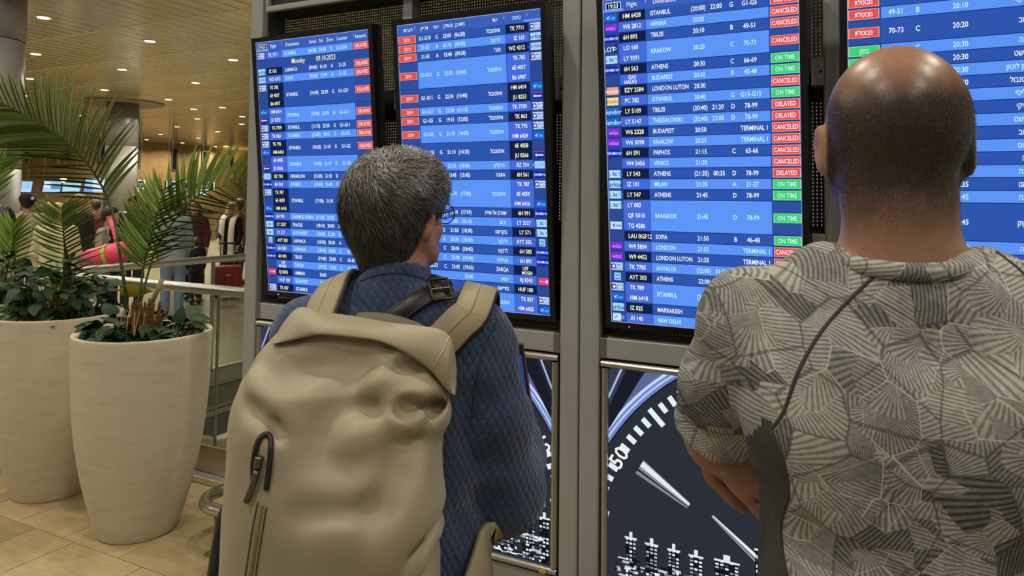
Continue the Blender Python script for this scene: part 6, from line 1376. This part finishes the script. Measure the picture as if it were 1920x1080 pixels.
Nn = np.array([np.cos(q)*np.array([0, 1, 0])+np.sin(q)*e2 for q in a]); v, f = ribbon_geo(ring_, Nn, 0.035, 0.006); link('lime_band', mesh('lime_band', v, f, True), cloth('#a9c43c'), t)
sp_ = local(t, np.array([at(222, 468, 7.35), at(216, 440, 7.4), at(208, 415, 7.5), at(203, 411, 7.7)])); v, f = ribbon_geo(spline(sp_, 16), [(0.3, -0.9, 0.2)]*16, 0.045, 0.006); link('shoulder_strap', mesh('shoulder_strap', v, f, True), PINK, t)
# ------------------------------------------------------------------ far signs, counter monitors and globe lamps
def xsign(px0, py0, px1, py1, dep, name, label, cat, draw, frame=DARK, thick=0.08, pole=True):
    Pc = at((px0+px1)/2, (py0+py1)/2, dep); a, c = on_x(px0, py0, Pc[0]), on_x(px1, py1, Pc[0]); w = abs(c[1]-a[1]); h = abs(a[2]-c[2])
    t = thing(name, label, cat, (Pc[0], min(a[1], c[1]), min(a[2], c[2])), math.radians(90))
    b = MB(); b.box(0, w, 0.003, thick, 0, h); b.build('housing', frame, t)
    fl = Flat(); draw(fl, w, h); fl.build('face', t)
    if pole:
        zt = CEIL-t.location.z-0.02
        for q in (0.12, 0.88): b = MB(); b.box(w*q-0.005, w*q+0.005, thick*0.4, thick*0.4+0.01, h, zt); b.build('hanger_rod', STEELD, t)
    return t
def dep_face(fl, w, h):
    fl.rect(0, 0, w, h, '#e6f6ff', 0); e = h*0.14; fl.rect(e, e, w*0.5-e*0.3, h-e, '#0c2533', 1); fl.rect(w*0.5+e*0.3, e, w-e, h-e, '#0c2533', 1)
    fl.text('Departures', w*0.255, h*0.5, h*0.44, '#eefaff', 3, 'c', True, None, 0.62); fl.text('המראות'[::-1], w*0.745, h*0.5, h*0.42, '#eefaff', 3, 'c', True, None, 0.8)
def dep_face2(fl, w, h):
    fl.rect(0, 0, w, h, '#e6f6ff', 0); e = h*0.14; fl.rect(e, e, w-e, h-e, '#0c2533', 1); fl.text('Departures', w*0.28, h*0.5, h*0.40, '#eefaff', 3, 'c', True, None, 0.6); fl.text('המראות'[::-1], w*0.78, h*0.5, h*0.40, '#eefaff', 3, 'c', True, None, 0.8)
xsign(312, 339, 402, 357, 25, 'departures_sign', 'lit sign reading Departures in English and Hebrew, right of the column', 'sign', dep_face)
xsign(196, 335, 272, 354, 25, 'departures_sign', 'lit departures sign half hidden behind the far round column', 'sign', dep_face2)
def strip(fl, w, h):
    fl.rect(0, 0, w, h, '#8fa6e8', 0)
    for i in range(5): fl.rect(w*(0.03+i*0.195), h*0.12, w*(0.20+i*0.195), h*0.88, ['#dfe9ff', '#b6c6f6', '#c9d6ff', '#7f94dc', '#e6eeff'][i], 1)
xsign(305, 359, 390, 366, 24.6, 'counter_display', 'long lit counter display strip beneath the Departures sign', 'display', strip)
xsign(249, 355, 260, 362, 24.6, 'counter_display', 'small lit display beneath the sign behind the column', 'display', strip)
def mon(k_):
    def f(fl, w, h):
        fl.rect(0, 0, w, h, '#9fd0f2', 0)
        if k_ == 0: fl.rect(w*0.08, h*0.3, w*0.42, h*0.92, '#32435c', 1); fl.rect(0, 0, w, h*0.28, '#b9dcfb', 1)
        if k_ == 1: fl.rect(w*0.45, h*0.28, w*0.98, h*0.7, '#5f8fb5', 1); fl.rect(0, 0, w, h*0.25, '#b4d8fb', 1); fl.rect(w*0.03, h*0.35, w*0.4, h*0.95, '#d7eef6', 1)
        if k_ == 2: fl.rect(w*0.08, h*0.1, w*0.95, h*0.9, '#b7dcf6', 1); fl.rect(w*0.5, h*0.62, w*0.66, h*0.82, '#5c83ac', 2)
        if k_ == 3: fl.rect(0, 0, w*0.5, h*0.4, '#7fa0e8', 1); fl.rect(w*0.4, h*0.1, w, h*0.95, '#d7ecfb', 1)
    return f
for k_, (x0, y0, x1, y1, lb) in enumerate([(24, 339, 58, 360, 'hanging check-in monitor nearest the left column, one dark half'), (80, 339, 112, 360, 'hanging check-in monitor with pale left panel, above the cream coat'), (116, 342, 149, 361, 'hanging check-in monitor showing plain pale blue, above the bald head'), (157, 333, 192, 361, 'hanging check-in monitor seen through the drooping frond')]):
    t = xsign(x0, y0, x1, y1, 20, 'check_in_monitor', lb, 'monitor', mon(k_)); t['group'] = 'check-in monitors'; t.rotation_euler = (math.radians(14), 0, math.radians(90))
    for o in [q for q in t.children if q.name.startswith('hanger_rod')]: o.rotation_euler = (math.radians(-14), 0, 0); o.location = (0, 0, 0.0)
xsign(-10, 341, 12, 359, 19, 'check_in_monitor', 'hanging check-in monitor cut by the left picture edge', 'monitor', mon(0))['group'] = 'check-in monitors'
for px, py, lb in ((30, 333, 'round glowing globe lamp left, above the check-in monitors'), (119, 337, 'round glowing globe lamp between the two middle monitors')):
    P = at(px, py, 19.5); t = thing('globe_lamp', lb, 'lamp', tuple(P)); bm = bmesh.new(); bmesh.ops.create_icosphere(bm, subdivisions=3, radius=0.075); me = bpy.data.meshes.new('globe'); bm.to_mesh(me); bm.free(); link('globe', me, emit('globe_glow', (1.0, 0.86, 0.42), 7), t)
    b = MB(); b.tube(np.array([(0, 0, 0.07), (0, 0, CEIL-P[2]-0.02)]), 0.008, 6); b.build('cord', DARK, t)
# check-in counter front below the monitors
P = at(120, 395, 21); t = thing('check_in_counter', 'long dark brown check-in counter below the hanging monitors', 'counter', (P[0], P[1], 0), math.radians(90))
b = MB(); b.box(-5, 5.5, 0, 0.8, 0, 1.0); b.build('counter_front', simple('counter_wood', '#5d472b', 0.5, 0, 0.15, 3), t); b = MB(); b.box(-5.05, 5.55, -0.06, 0.86, 1.0, 1.05); b.build('counter_top', simple('counter_top', '#3b2e20', 0.35), t)
